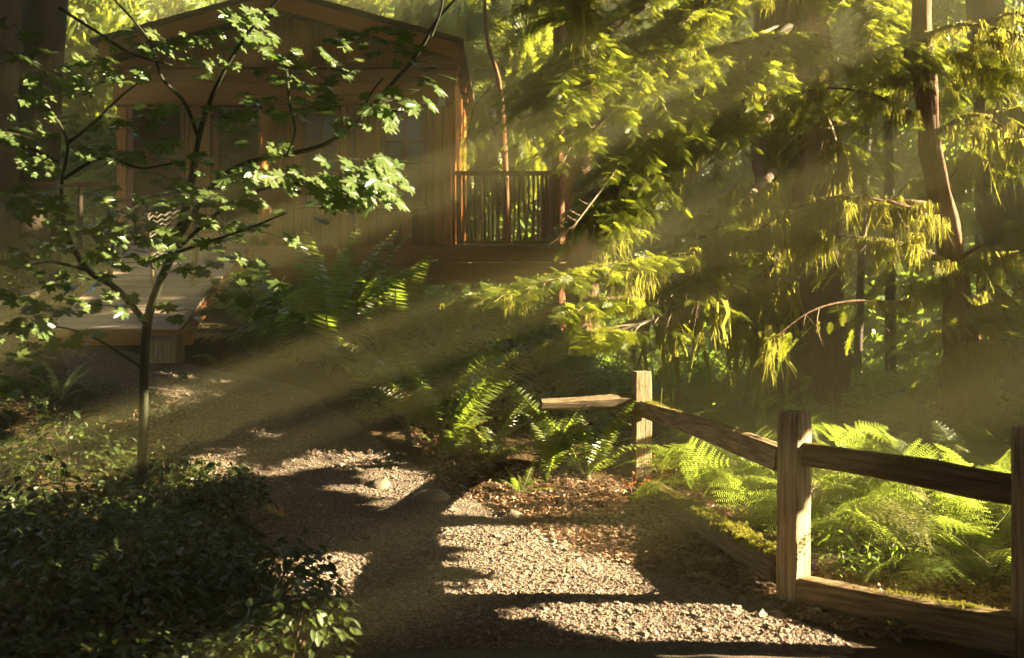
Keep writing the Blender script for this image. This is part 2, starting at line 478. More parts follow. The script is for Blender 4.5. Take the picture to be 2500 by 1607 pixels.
def conifer(base, height, rad, label, name='conifer_tree', nl=30, reach=2.2, per=34, src=None, z0=1.0, bark='bark', top=None, scl=1.6, group=None, seed=0, lean=(0, 0), cat='tree', droop=.5, fol='foliage'):
    r = np.random.default_rng(seed)
    x, y = base; z = float(terrain(x, y)) - .1
    t = empty(name, (x, y, z), label, cat, group)
    P0 = np.array([x, y, z]); P1 = P0 + np.array([lean[0], lean[1], height])
    trunk_part(t, [P0, P0 * .5 + P1 * .5 + [r.normal(0, .06), r.normal(0, .06), 0], P1], [rad * 1.35, rad * 1.02, rad * .9, rad * .35], M[bark], 14, .16, seg=24, seed=seed)
    limbs = []
    for i in range(nl):
        h = r.uniform(z0, height) / height
        a = r.uniform(0, 2 * math.pi); l = reach * (1 - h * .45) * r.uniform(.5, 1.1)
        s = P0 * (1 - h) + P1 * h
        d = np.array([math.cos(a), math.sin(a), 0])
        limbs.append([s, s + d * l * .5 + [0, 0, .05 * l], s + d * l + [0, 0, -droop * l]])
    mb = MB()
    for c in limbs: mb.tube(resample(c, 7) - P0, [.03, .006], 4)
    b = mb.build('branches', M['bark_dark'], t); b['kind'] = 'stuff'
    P, D = crown_points(limbs, per, .34, .35, seed + 1)
    keep = P[:, 2] < 12.2
    P = P[keep]; D = D[keep]; n = len(P)
    scatter(fol, P, euler_from_dir(D, r.normal(0, .5, n)), r.uniform(.7, 1.35, n) * scl, src or CED[seed % 2], t)
    return t

# ------------------------------------------------------------------ light shaped by added, unseen canopy trees
U = np.array([-math.cos(R(SUN_AZ)), math.sin(R(SUN_AZ)), 0.0])
Sv = np.array(S)
Vv = np.cross(Sv, -U); Vv = Vv if Vv[2] > 0 else -Vv
G = .03; U0, U1, V0, V1 = -2.0, 31.0, -3.0, 12.0
nu, nv = int((U1 - U0) / G), int((V1 - V0) / G)
GU, GV = np.meshgrid(U0 + (np.arange(nu) + .5) * G, V0 + (np.arange(nv) + .5) * G, indexing='ij')
gap = np.zeros((nu, nv), bool)
keyt = np.full((nu, nv), 1e9)
Cu, Cv = 0.0, EYE * Vv[2]
def open_ball(p, r, key=False):
    u, v = p @ U, p @ Vv
    m_ = (GU - u) ** 2 + (GV - v) ** 2 < r * r
    gap[m_] = True
    if key: keyt[m_] = np.minimum(keyt[m_], float(p @ Sv) + .5)
def open_ground(poly, r=.12, step=26):
    poly = np.array(poly, float)
    x0, y0 = poly.min(0); x1, y1 = poly.max(0)
    for px in np.arange(x0, x1 + 1, step):
        for py in np.arange(y0, y1 + 1, step * .7):
            c = False; j = len(poly) - 1
            for i in range(len(poly)):
                if (poly[i][1] > py) != (poly[j][1] > py) and px < (poly[j][0]-poly[i][0])*(py-poly[i][1])/(poly[j][1]-poly[i][1])+poly[i][0]: c = not c
                j = i
            if c: open_ball(hit(px, py) + [0, 0, .03], r)
def wedge(px, py, half, r0, r1, kt=.5):
    """a beam: gap whose light sheet passes through this image point, from canopy distance r0 to r1"""
    global gap
    def ang(py_):
        d = np.array([(px - 1250) / F, 1, -(py_ - HOR) / F]); return math.atan2(d @ Vv, d @ U)
    a0, a1 = sorted((ang(py - half), ang(py + half)))
    A = np.arctan2(GV - Cv, GU - Cu); Rr = np.hypot(GU - Cu, GV - Cv)
    m_ = (A > a0) & (A < a1) & (Rr > r0) & (Rr < r1)
    gap |= m_; dl = .09 / np.maximum(Rr, .5)
    m_ = (A > a0 - dl) & (A < a1 + dl) & (Rr > r0) & (Rr < r1); keyt[m_] = np.minimum(keyt[m_], kt)
# beams
wedge(850, 466, 22, 6.2, 9.3, 9)
wedge(850, 560, 12, 6.2, 9.3, 9)
wedge(750, 862, 18, 5.8, 9.2, 9)
wedge(750, 956, 28, 6.0, 9.2, 9)
wedge(750, 1070, 14, 6.8, 8.7, 9)
wedge(1200, 1400, 45, 3.4, 4.6)
# the sunny upper side of the hemlock
r_s = np.random.default_rng(17)
for _ in range(36):
    px_, py_, d_ = r_s.uniform(1330, 2050), r_s.uniform(-60, 560), r_s.uniform(9.3, 11.6)
    open_ball(W(px_, py_, d_), r_s.uniform(.15, .36))
# sun patches
open_ground([(1245,1290),(1330,1290),(1500,1335),(1700,1345),(1880,1425),(2130,1545),(2330,1606),(1900,1606),(1680,1570),(1500,1500),(1350,1430),(1280,1370)], .12)
open_ground([(700,1360),(760,1370),(930,1480),(900,1490),(800,1430)], .05, 16)
open_ground([(900,1190),(950,1200),(1050,1280),(1000,1290),(940,1240)], .03, 14)
open_ground([(1180,1220),(1300,1180),(1700,1180),(1880,1350),(1500,1350),(1300,1280)], .16)
for p, r_ in [((900,455,4.6),.28),((820,500,4.6),.26),((850,440,4.6),.25),((720,440,4.7),.2),((620,440,4.8),.12),((760,450,4.7),.14),((660,140,4.9),.10),((580,70,5),.14),((650,60,5),.10),((360,285,5),.09),((480,545,5.2),.08),((560,640,5),.07),((500,420,5),.06),
              ((690,200,4.9),.07),((640,110,5.2),.08),((450,100,5.2),.1),
              ((1130,930,9.0),.2),((1120,975,9.0),.32),((1150,910,9.0),.2),((1060,960,9.0),.2),((1080,940,9.0),.15),((1120,1040,9),.16),((1010,900,9),.1),((920,720,10.3),.16),((1060,720,10.3),.12),((890,690,10.3),.1),
              ((1560,940,8.7),.17),((1340,980,8.5),.09),((1420,985,8.6),.10),((1490,985,8.7),.10),((1650,1010,8),.24),((1750,1100,7.4),.28),((1650,1150,7.6),.26),((1850,1200,6.8),.45),((1950,1250,6.4),.35),((1700,960,8.8),.2),((1800,920,9.2),.2),((1380,1080,8.9),.14),((1320,1120,8.7),.12),
              ((2050,1230,6.2),.22),((2200,1270,5.9),.18),((2120,1330,5.8),.12),((2320,1250,5.9),.1),((2150,1050,8.5),.15),((1900,970,8),.15),((2120,1060,6),.08),
              ((1250,790,8.3),.22),((1400,760,8.4),.32),((1550,760,8.6),.4),((1650,840,8.6),.2),((1450,840,8.3),.16),((1320,840,8.2),.12),((1600,680,9),.4),((1750,700,9.4),.4),((1500,690,8.7),.25),
              ((1400,620,8.6),.14),((1440,500,8.9),.18),((1360,280,9.1),.3),((1450,200,9.4),.35),((1600,120,9.8),.35),((1500,330,9.3),.3),((1700,60,10),.4),((1850,40,10.4),.35),((1650,300,9.8),.28),((1750,450,10.2),.3),((1560,420,9.2),.18),((1850,600,10.2),.3),
              ((2000,480,9.6),.22),((2150,500,9.6),.25),((2300,440,10),.08),((2180,600,9.8),.18),((2060,740,9.3),.18),((1960,90,10.6),.2),((2100,150,11),.3),((2300,150,11),.1),
              ((250,690,11.5),.3),((180,720,11),.25),((330,680,11.5),.25),((500,560,12),.15),((380,740,11),.12),((460,910,9.5),.1),((520,920,9.3),.08),
              ((1340,440,14.5),.12),((1200,500,14.5),.05),((1250,620,14.5),.05)]:
    open_ball(W(*p), r_, p[2] < 5.5 or (p[1] > 880 and p[0] < 1850) or (p[0] < 1100 and p[2] < 10.6))
rr_ = np.random.default_rng(11)
for _ in range(75):                                   # small random openings in the added foliage for dappled light
    u_, v_ = rr_.uniform(8.0, 17), rr_.uniform(-.6, 6)
    gap |= (GU - u_) ** 2 + (GV - v_) ** 2 < rr_.uniform(.03, .11) ** 2
far_ = (vnoise(GU * 1.1, GV * 1.1, 5) * .6 + vnoise(GU * 3.1, GV * 3.1, 6) * .4) > .50
gap |= (GU > 16.0 + .9 * (vnoise(GV * 1.5, GU * 0, 3) - .5)) & far_
def is_gap(u, v):
    i = ((u - U0) / G).astype(int); j = ((v - V0) / G).astype(int)
    ok = (i >= 0) & (i < nu) & (j >= 0) & (j < nv)
    out = np.zeros(len(u), bool); out[ok] = gap[i[ok], j[ok]]; out[i >= nu] = True
    return out

def keep_light(P):
    # foliage that grew into the sunny windows is left out, so the light still reaches the glade
    u, v, t = P @ U, P @ Vv, P @ Sv
    i = np.clip(((u - U0) / G).astype(int), 0, nu - 1); j = np.clip(((v - V0) / G).astype(int), 0, nv - 1)
    return t < keyt[i, j]

def sun_block_tree(base, u_rng, label, cover=7.0, seed=0):
    """a big tree just right of the frame; its crown stands between the sun and the glade and leaves the gaps open"""
    r = np.random.default_rng(seed)
    x, y = base; z = float(terrain(x, y)) - .1
    t = empty('conifer_tree', (x, y, z), label, 'tree', 'forest trees beyond the right edge')  # helper tree, put in to mask the sun
    trunk_part(t, [(x, y, z), (x, y, 12)], [.24, .18], M['bark'], 12, .15, seg=12)
    u0, u1 = u_rng
    big = 2.2 if u0 > 15 else 1.0
    v1 = 7.6 if u0 < 15 else 10.5
    n = int((u1 - u0) * (v1 + 2.3) / (.030 * big * big) * cover)
    u = r.uniform(u0, u1, n); v = r.uniform(-2.3, v1, n)
    rad = r.uniform(.07, .15, n) * big
    ok = ~is_gap(u, v)
    for a in np.linspace(0, 2 * np.pi, 8, endpoint=False): ok &= ~is_gap(u + np.cos(a) * rad * .8, v + np.sin(a) * rad * .8)
    u, v, rad = u[ok], v[ok], rad[ok]; n = len(u)
    cs = [a_[0] - .535 * a_[1] for a_ in (Sv, U, Vv)]
    tmin = np.maximum((1.2 - cs[1] * u - cs[2] * v) / cs[0], 6)
    d = tmin + r.uniform(0, 3.2, n)
    P = d[:, None] * Sv + u[:, None] * U + v[:, None] * Vv
    ok = (P[:, 2] > terrain(P[:, 0], P[:, 1]) - .1) & (P[:, 0] < 23) & (P[:, 2] < 12.4)
    P, rad = P[ok], rad[ok]; n = len(P)
    # five-sided leaf clumps, roughly square to the sun, each tilted at random
    A = r.normal(0, .45, (n, 3)) + Sv; A /= np.linalg.norm(A, axis=1)[:, None]
    e1 = np.cross(A, [0, 0, 1.0]); e1 /= np.linalg.norm(e1, axis=1)[:, None]; e2 = np.cross(A, e1)
    ph = r.uniform(0, 6.28, n)
    V = np.zeros((n, 5, 3))
    for k in range(5):
        a = ph + k * 2 * np.pi / 5; q = rad * r.uniform(.75, 1.2, n)
        V[:, k] = P + e1 * (np.cos(a) * q)[:, None] + e2 * (np.sin(a) * q)[:, None]
    V = V.reshape(-1, 3) - np.array([x, y, z])
    Fc = np.arange(n * 5).reshape(n, 5)
    o = put('foliage', mesh_data('foliage', V, Fc, M['canopy']), t); o['kind'] = 'stuff'
    return t
for k, (bx, by, u0, u1) in enumerate([(8, 2.2, -2, 3.6), (9, 3.9, 3.6, 6.6), (10.5, 7.2, 6.6, 9.8), (12.5, 10.6, 9.8, 13.0), (14, 13.2, 13.0, 16.6), (18.5, 19.5, 16.6, 23), (22, 26, 23, 30.5)]):
    sun_block_tree((bx, by), (u0, u1), ['dense conifer nearest the camera just past the right edge', 'dense conifer past the right edge level with the near fence post', 'dense conifer past the right edge level with the far fence post', 'dense conifer past the right edge level with the big hemlock', 'dense conifer past the right edge level with the cabin', 'tall conifer past the right edge behind the cabin line', 'farthest conifer past the right edge'][k], 7.0, 30 + k)

def sky_block_tree(base, label, x0, x1, y0, y1, n, seed, rad=.45):
    """a tree outside the frame whose crown closes the sky above the glade"""
    r = np.random.default_rng(seed)
    x, y = base; z = float(terrain(x, y)) - .1
    t = empty('conifer_tree', (x, y, z), label, 'tree', 'forest trees around the camera')  # helper tree, put in to darken the glade from above
    trunk_part(t, [(x, y, z), (x, y, 12)], [rad, rad * .7], M['bark'], 12, .15, seg=12)
    P = np.stack([r.uniform(x0, x1, n), r.uniform(y0, y1, n), r.uniform(8.6, 12.2, n)], 1)
    scatter('foliage', P, np.stack([r.normal(0, .5, n), r.normal(0, .5, n), r.uniform(0, 6.28, n)], 1), r.uniform(1.4, 2.6, n), CLUMP, t)
    return t
CLUMP = clump_mesh('canopy_clump', M['canopy'], 60, .35, .16, .5, 12)
sky_block_tree((-4.5, -3), 'tall conifer behind the camera on the left', -10, 0, -6, 8, 1500, 51)
sky_block_tree((-8.5, -1), 'tall conifer left of the camera over the leafy shrubs', -9, -1, -4, 7.5, 900, 54)
sky_block_tree((4.5, -4), 'tall conifer behind the camera on the right', 0, 9, -6, 8, 1300, 52)
sky_block_tree((-9.5, 4.5), 'tall conifer just past the left edge of the frame', -14, -2, 7.5, 16, 1300, 53)
sky_block_tree((11.5, 12), 'tall conifer past the right edge whose crown overhangs the hemlock', -2, 9, 7.5, 15.5, 1300, 55)
def side_wall(base, label, P0, P1, n, seed, zmax=8):
    r = np.random.default_rng(seed); x, y = base; z = float(terrain(x, y)) - .1
    t = empty('conifer_tree', (x, y, z), label, 'tree', 'forest trees around the camera')
    trunk_part(t, [(x, y, z), (x, y, 11)], [.4, .25], M['bark'], 12, .15, seg=12)
    f = r.uniform(0, 1, n)
    P = np.array(P0) * (1 - f)[:, None] + np.array(P1) * f[:, None]
    P = np.stack([P[:, 0] + r.normal(0, .5, n), P[:, 1] + r.normal(0, .5, n), r.uniform(.2, zmax, n)], 1)
    scatter('foliage', P, np.stack([r.normal(0, .8, n), r.normal(0, .8, n), r.uniform(0, 6.28, n)], 1), r.uniform(1.2, 2.4, n), CLUMP, t)
side_wall((-7, 1), 'bushy conifer beside the camera on the left', (-8, -4), (-7.5, 7), 900, 61)
side_wall((0, -6), 'bushy conifer straight behind the camera', (-7, -5.6), (7, -5.6), 900, 62)

# ------------------------------------------------------------------ cabin
CY = 15.0
def cx(px, y=CY): return (px - 1250) / F * y
def cz(py, y=CY): return EYE - (py - HOR) / F * y
cab = empty('cabin', (cx(700), CY, cz(690)), 'brown wooden cabin on posts with a low gable, open doorways and board walls', 'cabin')
cb = np.array(cab.location)
def cbox(name, x0, x1, y0, y1, ya, yb, mat, parent=None, top=None):
    """front-facing box between pixel columns/rows (measured on the front wall) and depths ya..yb"""
    X0, X1 = cx(x0), cx(x1); Z0, Z1 = cz(y1), cz(y0)
    c = np.array([(X0+X1)/2, (ya+yb)/2, (Z0+Z1)/2]) 
    par = parent or cab
    o = MB().box((0, 0, 0), (X1-X0, yb-ya, Z1-Z0)).build(name, mat, par)
    base = cb if par is cab else cb + np.array(par.location)
    o.location = [float(k) for k in (c - base)]
    return o
FZ = 600
# lower log band and floor beams
cbox('floor_beam', 560, 1112, 602, 652, CY-.05, CY+.2, M['wood_h'])
cbox('floor_beam', 540, 1112, 654, 696, CY-.02, CY+.2, M['wood_h'])
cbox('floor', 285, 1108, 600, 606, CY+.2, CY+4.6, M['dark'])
# wall log bands above the openings
cbox('wall_beam', 282, 1112, 206, 254, CY-.10, CY+.10, M['wood_h'])
cbox('wall_beam', 282, 1116, 172, 204, CY-.07, CY+.10, M['wood_h'])
cbox('trim_board', 282, 1120, 162, 170, CY-.16, CY+.10, M['wood_h'])
cbox('trim_board', 284, 1108, 255, 260, CY-.13, CY+.05, M['wood_h'])
# vertical wall boards
def boards(xa, xb, ya, yb, w, mat=M['wood'], dep=0.0):
    x = xa
    while x < xb - 3:
        ww = min(w * random.uniform(.85, 1.12), xb - x)
        d = dep + random.uniform(0, .012)
        cbox('wall_board', x, x + ww - 1.2, ya, yb, CY + d, CY + .06, mat)
        x += ww
boards(285, 310, 261, 599, 25)
boards(452, 476, 261, 599, 24, dep=.01)
cbox('wall_post', 477, 517, 261, 599, CY-.07, CY+.1, M['wood'])
boards(668, 734, 261, 599, 22)
boards(832, 866, 261, 599, 17); boards(868, 932, 261, 508, 21)
boards(736, 831, 508, 599, 24)
boards(868, 1040, 512, 599, 29, dep=.02)
for x in (868, 905, 950, 996, 1036): cbox('batten', x, x + 11, 512, 599, CY-.045, CY-.002, M['wood'])
cbox('sill_board', 866, 1042, 503, 511, CY-.05, CY+.05, M['wood_h'])
for x in (1044, 1062, 1083): cbox('corner_board', x, x + random.uniform(16, 20), 261, 599, CY-.05 - random.uniform(0, .02), CY+.06, M['wood'])
for x in (836, 920): cbox('batten', x, x + 10, 261, 500, CY-.05, CY-.014, M['wood'])
for x in list(range(676, 734, 19)) + [458, 470] + list(range(742, 830, 22)) + [874, 893, 912]:
    y0_ = 512 if 736 < x < 832 else 262
    cbox('batten', x, x + 5, y0_, 598 if x < 860 else 500, CY-.040, CY-.002, M['wood'])
# windows
def window(x0, x1, y0, y1, cols, rows):
    fr = MB()
    X0, X1, Z0, Z1 = cx(x0), cx(x1), cz(y1), cz(y0)
    w = .05
    c = np.array([(X0+X1)/2, CY-.02, (Z0+Z1)/2])
    fr.box((0, 0, (Z1-Z0)/2-w/2), (X1-X0, .09, w)); fr.box((0, 0, -(Z1-Z0)/2+w/2), (X1-X0, .11, w))
    fr.box((-(X1-X0)/2+w/2, 0, 0), (w, .08, Z1-Z0-2*w)); fr.box(((X1-X0)/2-w/2, 0, 0), (w, .08, Z1-Z0-2*w))
    f = fr.build('window', M['wood_red'], cab); f.location = [float(k) for k in c - cb]
    iw, ih = X1-X0-2*w, Z1-Z0-2*w
    for i in range(1, cols):
        MB().box((-iw/2 + iw*i/cols, 0, 0), (.028, .05, ih)).build('muntin', M['wood_red'], f)
    for j in range(1, rows):
        for i in range(cols):
            MB().box((-iw/2 + iw*(i+.5)/cols, 0, -ih/2 + ih*j/rows), (iw/cols-.03, .044, .026)).build('muntin', M['wood_red'], f)
    for i in range(cols):
        for j in range(rows):
            MB().box((-iw/2 + iw*(i+.5)/cols, .012, -ih/2 + ih*(j+.5)/rows), (iw/cols-.031, .006, ih/rows-.03)).build('pane', M['glass'], f)
window(737, 830, 264, 505, 2, 3)
window(934, 1040, 264, 500, 2, 3)
# doorways
for (a, b) in ((312, 448), (520, 664)):
    cbox('door_jamb', a, a + 14, 261, 599, CY-.02, CY+.14, M['wood_red'])
    cbox('door_jamb', b - 6, b + 2, 261, 599, CY-.02, CY+.14, M['wood_red'])
    cbox('lintel', a + 15, b - 7, 261, 268, CY-.01, CY+.12, M['wood_red'])
d = MB(); d.box((.0, -.40, 0), (.045, .8, cz(268)-cz(598)))
dd = d.build('door', M['wood'], cab); dd.location = [float(k) for k in np.array([cx(668), CY-.01, (cz(268)+cz(598))/2]) - cb]
MB().box((-.04, -.72, -.05), (.05, .03, .12)).build('handle', M['wire'], dd)
# side and back walls, inside coloured dark for the shade there
Z0w, Z1w = cz(600), cz(170)
for k in range(22):
    y = CY + .101 + k * .2
    mb = MB().box((0, 0, 0), (.05 + random.uniform(0, .015), .19, Z1w - Z0w)); o = mb.build('wall_board', M['wood'], cab); o.location = [float(c) for c in np.array([cx(1106), y + .1, (Z0w+Z1w)/2]) - cb]
o = MB().box((0, 0, 0), (.08, 4.4, Z1w-Z0w)).build('side_wall', M['wood'], cab); o.location = [float(c) for c in np.array([cx(288), CY+2.35, (Z0w+Z1w)/2]) - cb]
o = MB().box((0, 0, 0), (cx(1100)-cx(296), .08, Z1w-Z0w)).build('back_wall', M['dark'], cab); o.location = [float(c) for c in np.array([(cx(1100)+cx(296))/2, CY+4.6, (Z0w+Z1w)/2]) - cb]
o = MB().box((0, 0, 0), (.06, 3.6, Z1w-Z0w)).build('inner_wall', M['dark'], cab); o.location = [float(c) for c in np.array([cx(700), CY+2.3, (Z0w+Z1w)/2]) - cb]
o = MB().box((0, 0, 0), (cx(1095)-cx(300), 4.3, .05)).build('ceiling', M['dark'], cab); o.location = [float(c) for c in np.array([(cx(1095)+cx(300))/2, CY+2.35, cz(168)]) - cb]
# gable boards following the roof slope
apx, apy = 700, 14
def roofrow(px): return apy + abs(px - apx) * .276
x = 292
while x < 1105:
    w = random.uniform(38, 50); x2 = min(x + w - 2, 1106)
    ya, yb = max(roofrow(x) + 26, 20), max(roofrow(x2) + 26, 20)
    if max(ya, yb) < 160:
        X0, X1 = cx(x), cx(x2); zb = cz(161); dpt = random.uniform(0, .012)
        V = [(X0, CY+dpt, zb), (X1, CY+dpt, zb), (X1, CY+dpt, cz(yb)), (X0, CY+dpt, cz(ya)), (X0, CY+.06, zb), (X1, CY+.06, zb), (X1, CY+.06, cz(yb)), (X0, CY+.06, cz(ya))]
        mb = MB().add(V, [(0,1,2,3),(5,4,7,6),(4,0,3,7),(1,5,6,2),(3,2,6,7),(4,5,1,0)])
        mb.build('gable_board', M['wood'], cab, rel=cb)
        if yb < 150: 
            cbox('batten', x2 - 3, x2 + 5, yb + 3, 160, CY-.03, CY-.003, M['wood'])
    x += w
# barge boards and roof
for s in (-1, 1):
    x0, x1 = apx, apx + s * 418
    for (off, th, yf, nm, mt) in ((0, 36, CY-.62, 'barge_board', 'wood_h'),):
        Z = lambda px, o_: cz(roofrow(px) + o_)
        V = []
        for yy in (yf, yf + .045):
            V += [(cx(x0), yy, Z(x0, 2)), (cx(x1), yy, Z(x1, 2)), (cx(x1), yy, Z(x1, th + 2)), (cx(x0), yy, Z(x0, th + 2))]
        MB().add(V, [(0,1,2,3),(4,7,6,5),(0,4,5,1),(3,2,6,7),(1,5,6,2),(0,3,7,4)]).build(nm, M[mt], cab, rel=cb)
    X0, X1 = cx(x0), cx(x1) + s * .12
    z0, z1 = cz(roofrow(x0)), cz(roofrow(x1 + s * 19))
    for (k, (ya, yb)) in enumerate([(CY-.66, CY+1.0), (CY+1.01, CY+3.2), (CY+3.21, CY+5.2)]):
        V = [(X0, ya, z0), (X1, ya, z1), (X1, yb, z1), (X0, yb, z0)]; V += [(a, b, c + .07) for a, b, c in V]
        MB().add(V, [(0,3,2,1),(4,5,6,7),(0,1,5,4),(1,2,6,5),(2,3,7,6),(3,0,4,7)]).build('roof_slab', M['roof'], cab, rel=cb)
    for k in range(7):
        yy = CY - .5 + k * .85
        V = [(X0 + s*.02, yy, z0-.01), (X1 - s*.1, yy, z1-.0), (X1 - s*.1, yy+.07, z1-.0), (X0 + s*.02, yy+.07, z0-.01)]; V += [(a, b, c - .11) for a, b, c in V]
        if yy > CY - .1 or True:
            MB().add(V, [(0,3,2,1),(4,5,6,7),(0,1,5,4),(1,2,6,5),(2,3,7,6),(3,0,4,7)]).build('rafter', M['wood_h'], cab, rel=cb)
cbox('fascia_board', 1110, 1135, 128, 168, CY-.3, CY-.26, M['wood_h'])
# posts under the cabin
for x in (600, 760, 960, 1100): cbox('support_post', x, x + 26, 697, 800, CY+.05, CY+.22, M['wood'])
# lantern-like pale plate under the corner eave
pl = cbox('wall_plate', 1072, 1088, 246, 264, CY-.17, CY-.14, M['white_plate'])
# red thing in left doorway
rc = empty('red_bag', W(352, 592, CY+.25), 'round red bag sitting just inside the left doorway of the cabin', 'bag')
V, Fc = tube_geo(resample([(0,0,-.02),(0,0,.04),(.01,0,.12),(.01,0,.22),(0,0,.27)], 12), [.10,.17,.19,.16,.07,.03], 12, .1, 2)
put('body', mesh_data('body', V, Fc, M['red_cloth'], True), rc, loc=(0, 0, .02))
V, Fc = tube_geo(resample([(-.05,0,.26),(-.03,0,.33),(.03,0,.33),(.05,0,.26)], 8), [.01], 6)
put('strap', mesh_data('strap', V, Fc, M['red_cloth'], True), rc, loc=(0, 0, .02))

# chimney-like trunk behind the ridge comes with the trees below

# ------------------------------------------------------------------ deck with stick railing
dk = empty('deck', W(1245, 700, 14.6), 'raised wooden deck with a railing of upright peeled sticks right of the cabin', 'deck')
dl = np.array(dk.location)
DY = 14.2
def dbox(name, x0, x1, y0, y1, ya, yb, mat):
    X0, X1 = cx(x0, DY), cx(x1, DY); Z0, Z1 = cz(y1, DY), cz(y0, DY)
    o = MB().box((0, 0, 0), (X1-X0, yb-ya, Z1-Z0)).build(name, mat, dk); o.location = [float(k) for k in np.array([(X0+X1)/2, (ya+yb)/2, (Z0+Z1)/2]) - dl]; return o
dbox('rim_beam', 1095, 1392, 604, 640, DY-.02, DY+.08, M['wood_h'])
dbox('rim_beam', 1090, 1400, 642, 690, DY+.02, DY+.14, M['wood_h'])
for k in range(9): 
    yy = DY + .02 + k * .15
    dbox('deck_board', 1100, 1388, 596, 602, yy, yy + .14, M['deck_wood'])
dbox('top_rail', 1112, 1372, 418, 427, DY-.03, DY+.10, M['wood_h'])
dbox('bottom_rail', 1116, 1366, 588, 595, DY+.0, DY+.06, M['wood_h'])
for x in (1114, 1356): dbox('rail_post', x, x + 12, 428, 596, DY-.02, DY+.06, M['wood'])
for x in (1148, 1262, 1385): dbox('support_post', x, x + 24, 691, 790, DY+.16, DY+.32, M['wood'])
x = 1130
while x < 1352:
    tw = random.uniform(-7, 7) if random.random() > .15 else random.uniform(-22, 22)
    P = [np.array([cx(x, DY), DY+.02, cz(590, DY)]), np.array([cx(x + random.uniform(-4, 4) + tw*.5, DY), DY+.02+random.uniform(-.02,.02), cz(510, DY)]), np.array([cx(x + tw*.7, DY), DY+.03, cz(424, DY)])]
    r0 = random.uniform(.015, .028) * (1.5 if x > 1320 else 1)
    mb = MB().tube(resample(P, 7) - dl, [r0, r0*.8], 6, .2, int(x)); mb.build('stick', M['stick'], dk, smooth=True)
    x += random.uniform(6.0, 9.5) if x < 1315 else 5.2

# ------------------------------------------------------------------ ramp to the door with wire railing
rp = empty('boardwalk', W(270, 805, 10.2), 'sunlit board ramp climbing from the gravel to the cabin doorways', 'boardwalk')
rl = np.array(rp.location)
A0, A1 = W(118, 803, 10.2), W(432, 803, 10.2)
B0, B1 = np.array([cx(330, CY), CY-.12, cz(602)]), np.array([cx(610, CY), CY-.12, cz(602)])
nb = 30
for k in range(nb):
    t0, t1 = k / nb, (k + 1) / nb - .0035
    a, b, c, e = A0*(1-t0)+B0*t0, A1*(1-t0)+B1*t0, A1*(1-t1)+B1*t1, A0*(1-t1)+B0*t1
    dz = random.uniform(-.004, .004)
    V = [p + [0, 0, dz] for p in (a, b, c, e)] + [p + [0, 0, dz - .04] for p in (a, b, c, e)]
    MB().add(V, [(0,1,2,3),(7,6,5,4),(0,4,5,1),(1,5,6,2),(2,6,7,3),(3,7,4,0)]).build('plank', M['deck_wood'], rp, rel=rl)
for (a, b) in ((A0, B0), (A1, B1)):
    mb = MB(); V = []
    for q in (a, b):
        for dx in (-.03, .03):
            for dz_ in (-.05, -.22): V.append(q + [dx, 0, dz_])
    mb.add(V, [(0,1,3,2),(4,6,7,5),(0,4,5,1),(2,3,7,6),(0,2,6,4),(1,5,7,3)]).build('stringer', M['wood_h'], rp, rel=rl)
cbx = MB().box(((A0[0]+A1[0])/2, A0[1]-.035, A0[2]-.09), (A1[0]-A0[0]+.35, .05, .16)); cbx.build('end_beam', M['wood_h'], rp, rel=rl)
# railing right side of ramp: leaning posts with wire mesh
rg = empty('ramp_railing', A1*.5+B1*.5, 'leaning posts strung with silvery wire mesh along the ramp', 'railing')
rgl = np.array(rg.location)
def ramp_pt(px_bot, py_bot, px_top, py_top, d): return W(px_bot, py_bot, d), W(px_top, py_top, d)
posts = [(540, 655, 546, 448, 12.6, .030), (470, 700, 484, 470, 11.8, .035), (375, 720, 358, 500, 11.3, .02), (268, 690, 270, 480, 12.8, .04)]
for (a, b, c, e, dd_, rr) in posts:
    P, Q = ramp_pt(a, b, c, e, dd_)
    MB().tube(resample([P, (P+Q)/2 + [.01, 0, 0], Q], 8) - rgl, [rr, rr*.85], 8, .15, a).build('post', M['bark_dark'], rg, smooth=True)
def mesh_panel(p00, p10, p01, p11, rows, n):
    mb = MB()
    for j in range(rows + 1):
        v = j / rows
        pts = []
        for i in range(n + 1):
            u = i / n
            q = (p00*(1-u)+p10*u)*(1-v) + (p01*(1-u)+p11*u)*v
            pts.append(q + [0, 0, .018 * math.sin(i * math.pi) + (.020 if i % 2 else -.014) + random.uniform(-.004, .004)])
        mb.tube(np.array(pts) - rgl, [.0028], 4)
    return mb
mesh_panel(W(487, 640, 11.9), W(542, 642, 12.5), W(492, 478, 11.9), W(546, 462, 12.5), 17, 8).build('wire_mesh', M['wire'], rg)['kind'] = 'stuff'
mesh_panel(W(378, 640, 11.4), W(470, 645, 11.8), W(360, 512, 11.4), W(484, 478, 11.8), 12, 12).build('wire_mesh', M['wire'], rg)['kind'] = 'stuff'
mesh_panel(W(270, 620, 12.7), W(360, 630, 11.5), W(272, 500, 12.7), W(358, 512, 11.5), 11, 12).build('wire_mesh', M['wire'], rg)['kind'] = 'stuff'
MB().tube(resample([W(268, 492, 12.8), W(420, 470, 12), W(560, 452, 12.6)], 10) - rgl, [.022], 7, .2, 4).build('top_rail', M['bark'], rg, smooth=True)
# far left railing: orange-brown rail on dark posts
lr = empty('deck_railing', W(150, 600, 13), 'orange brown handrail on dark posts left of the cabin', 'railing')
ll_ = np.array(lr.location)
MB().tube(resample([W(-30, 452, 12.6), W(130, 450, 13), W(275, 449, 13.4)], 10) - ll_, [.035], 8, .15, 4).build('top_rail', M['stick'], lr, smooth=True)
for (a, b) in ((192, 800), (20, 800)):
    MB().tube(resample([W(a, b, 13), W(a + 4, 454, 13)], 8) - ll_, [.042, .036], 8, .2, a).build('post', M['bark_dark'], lr, smooth=True)
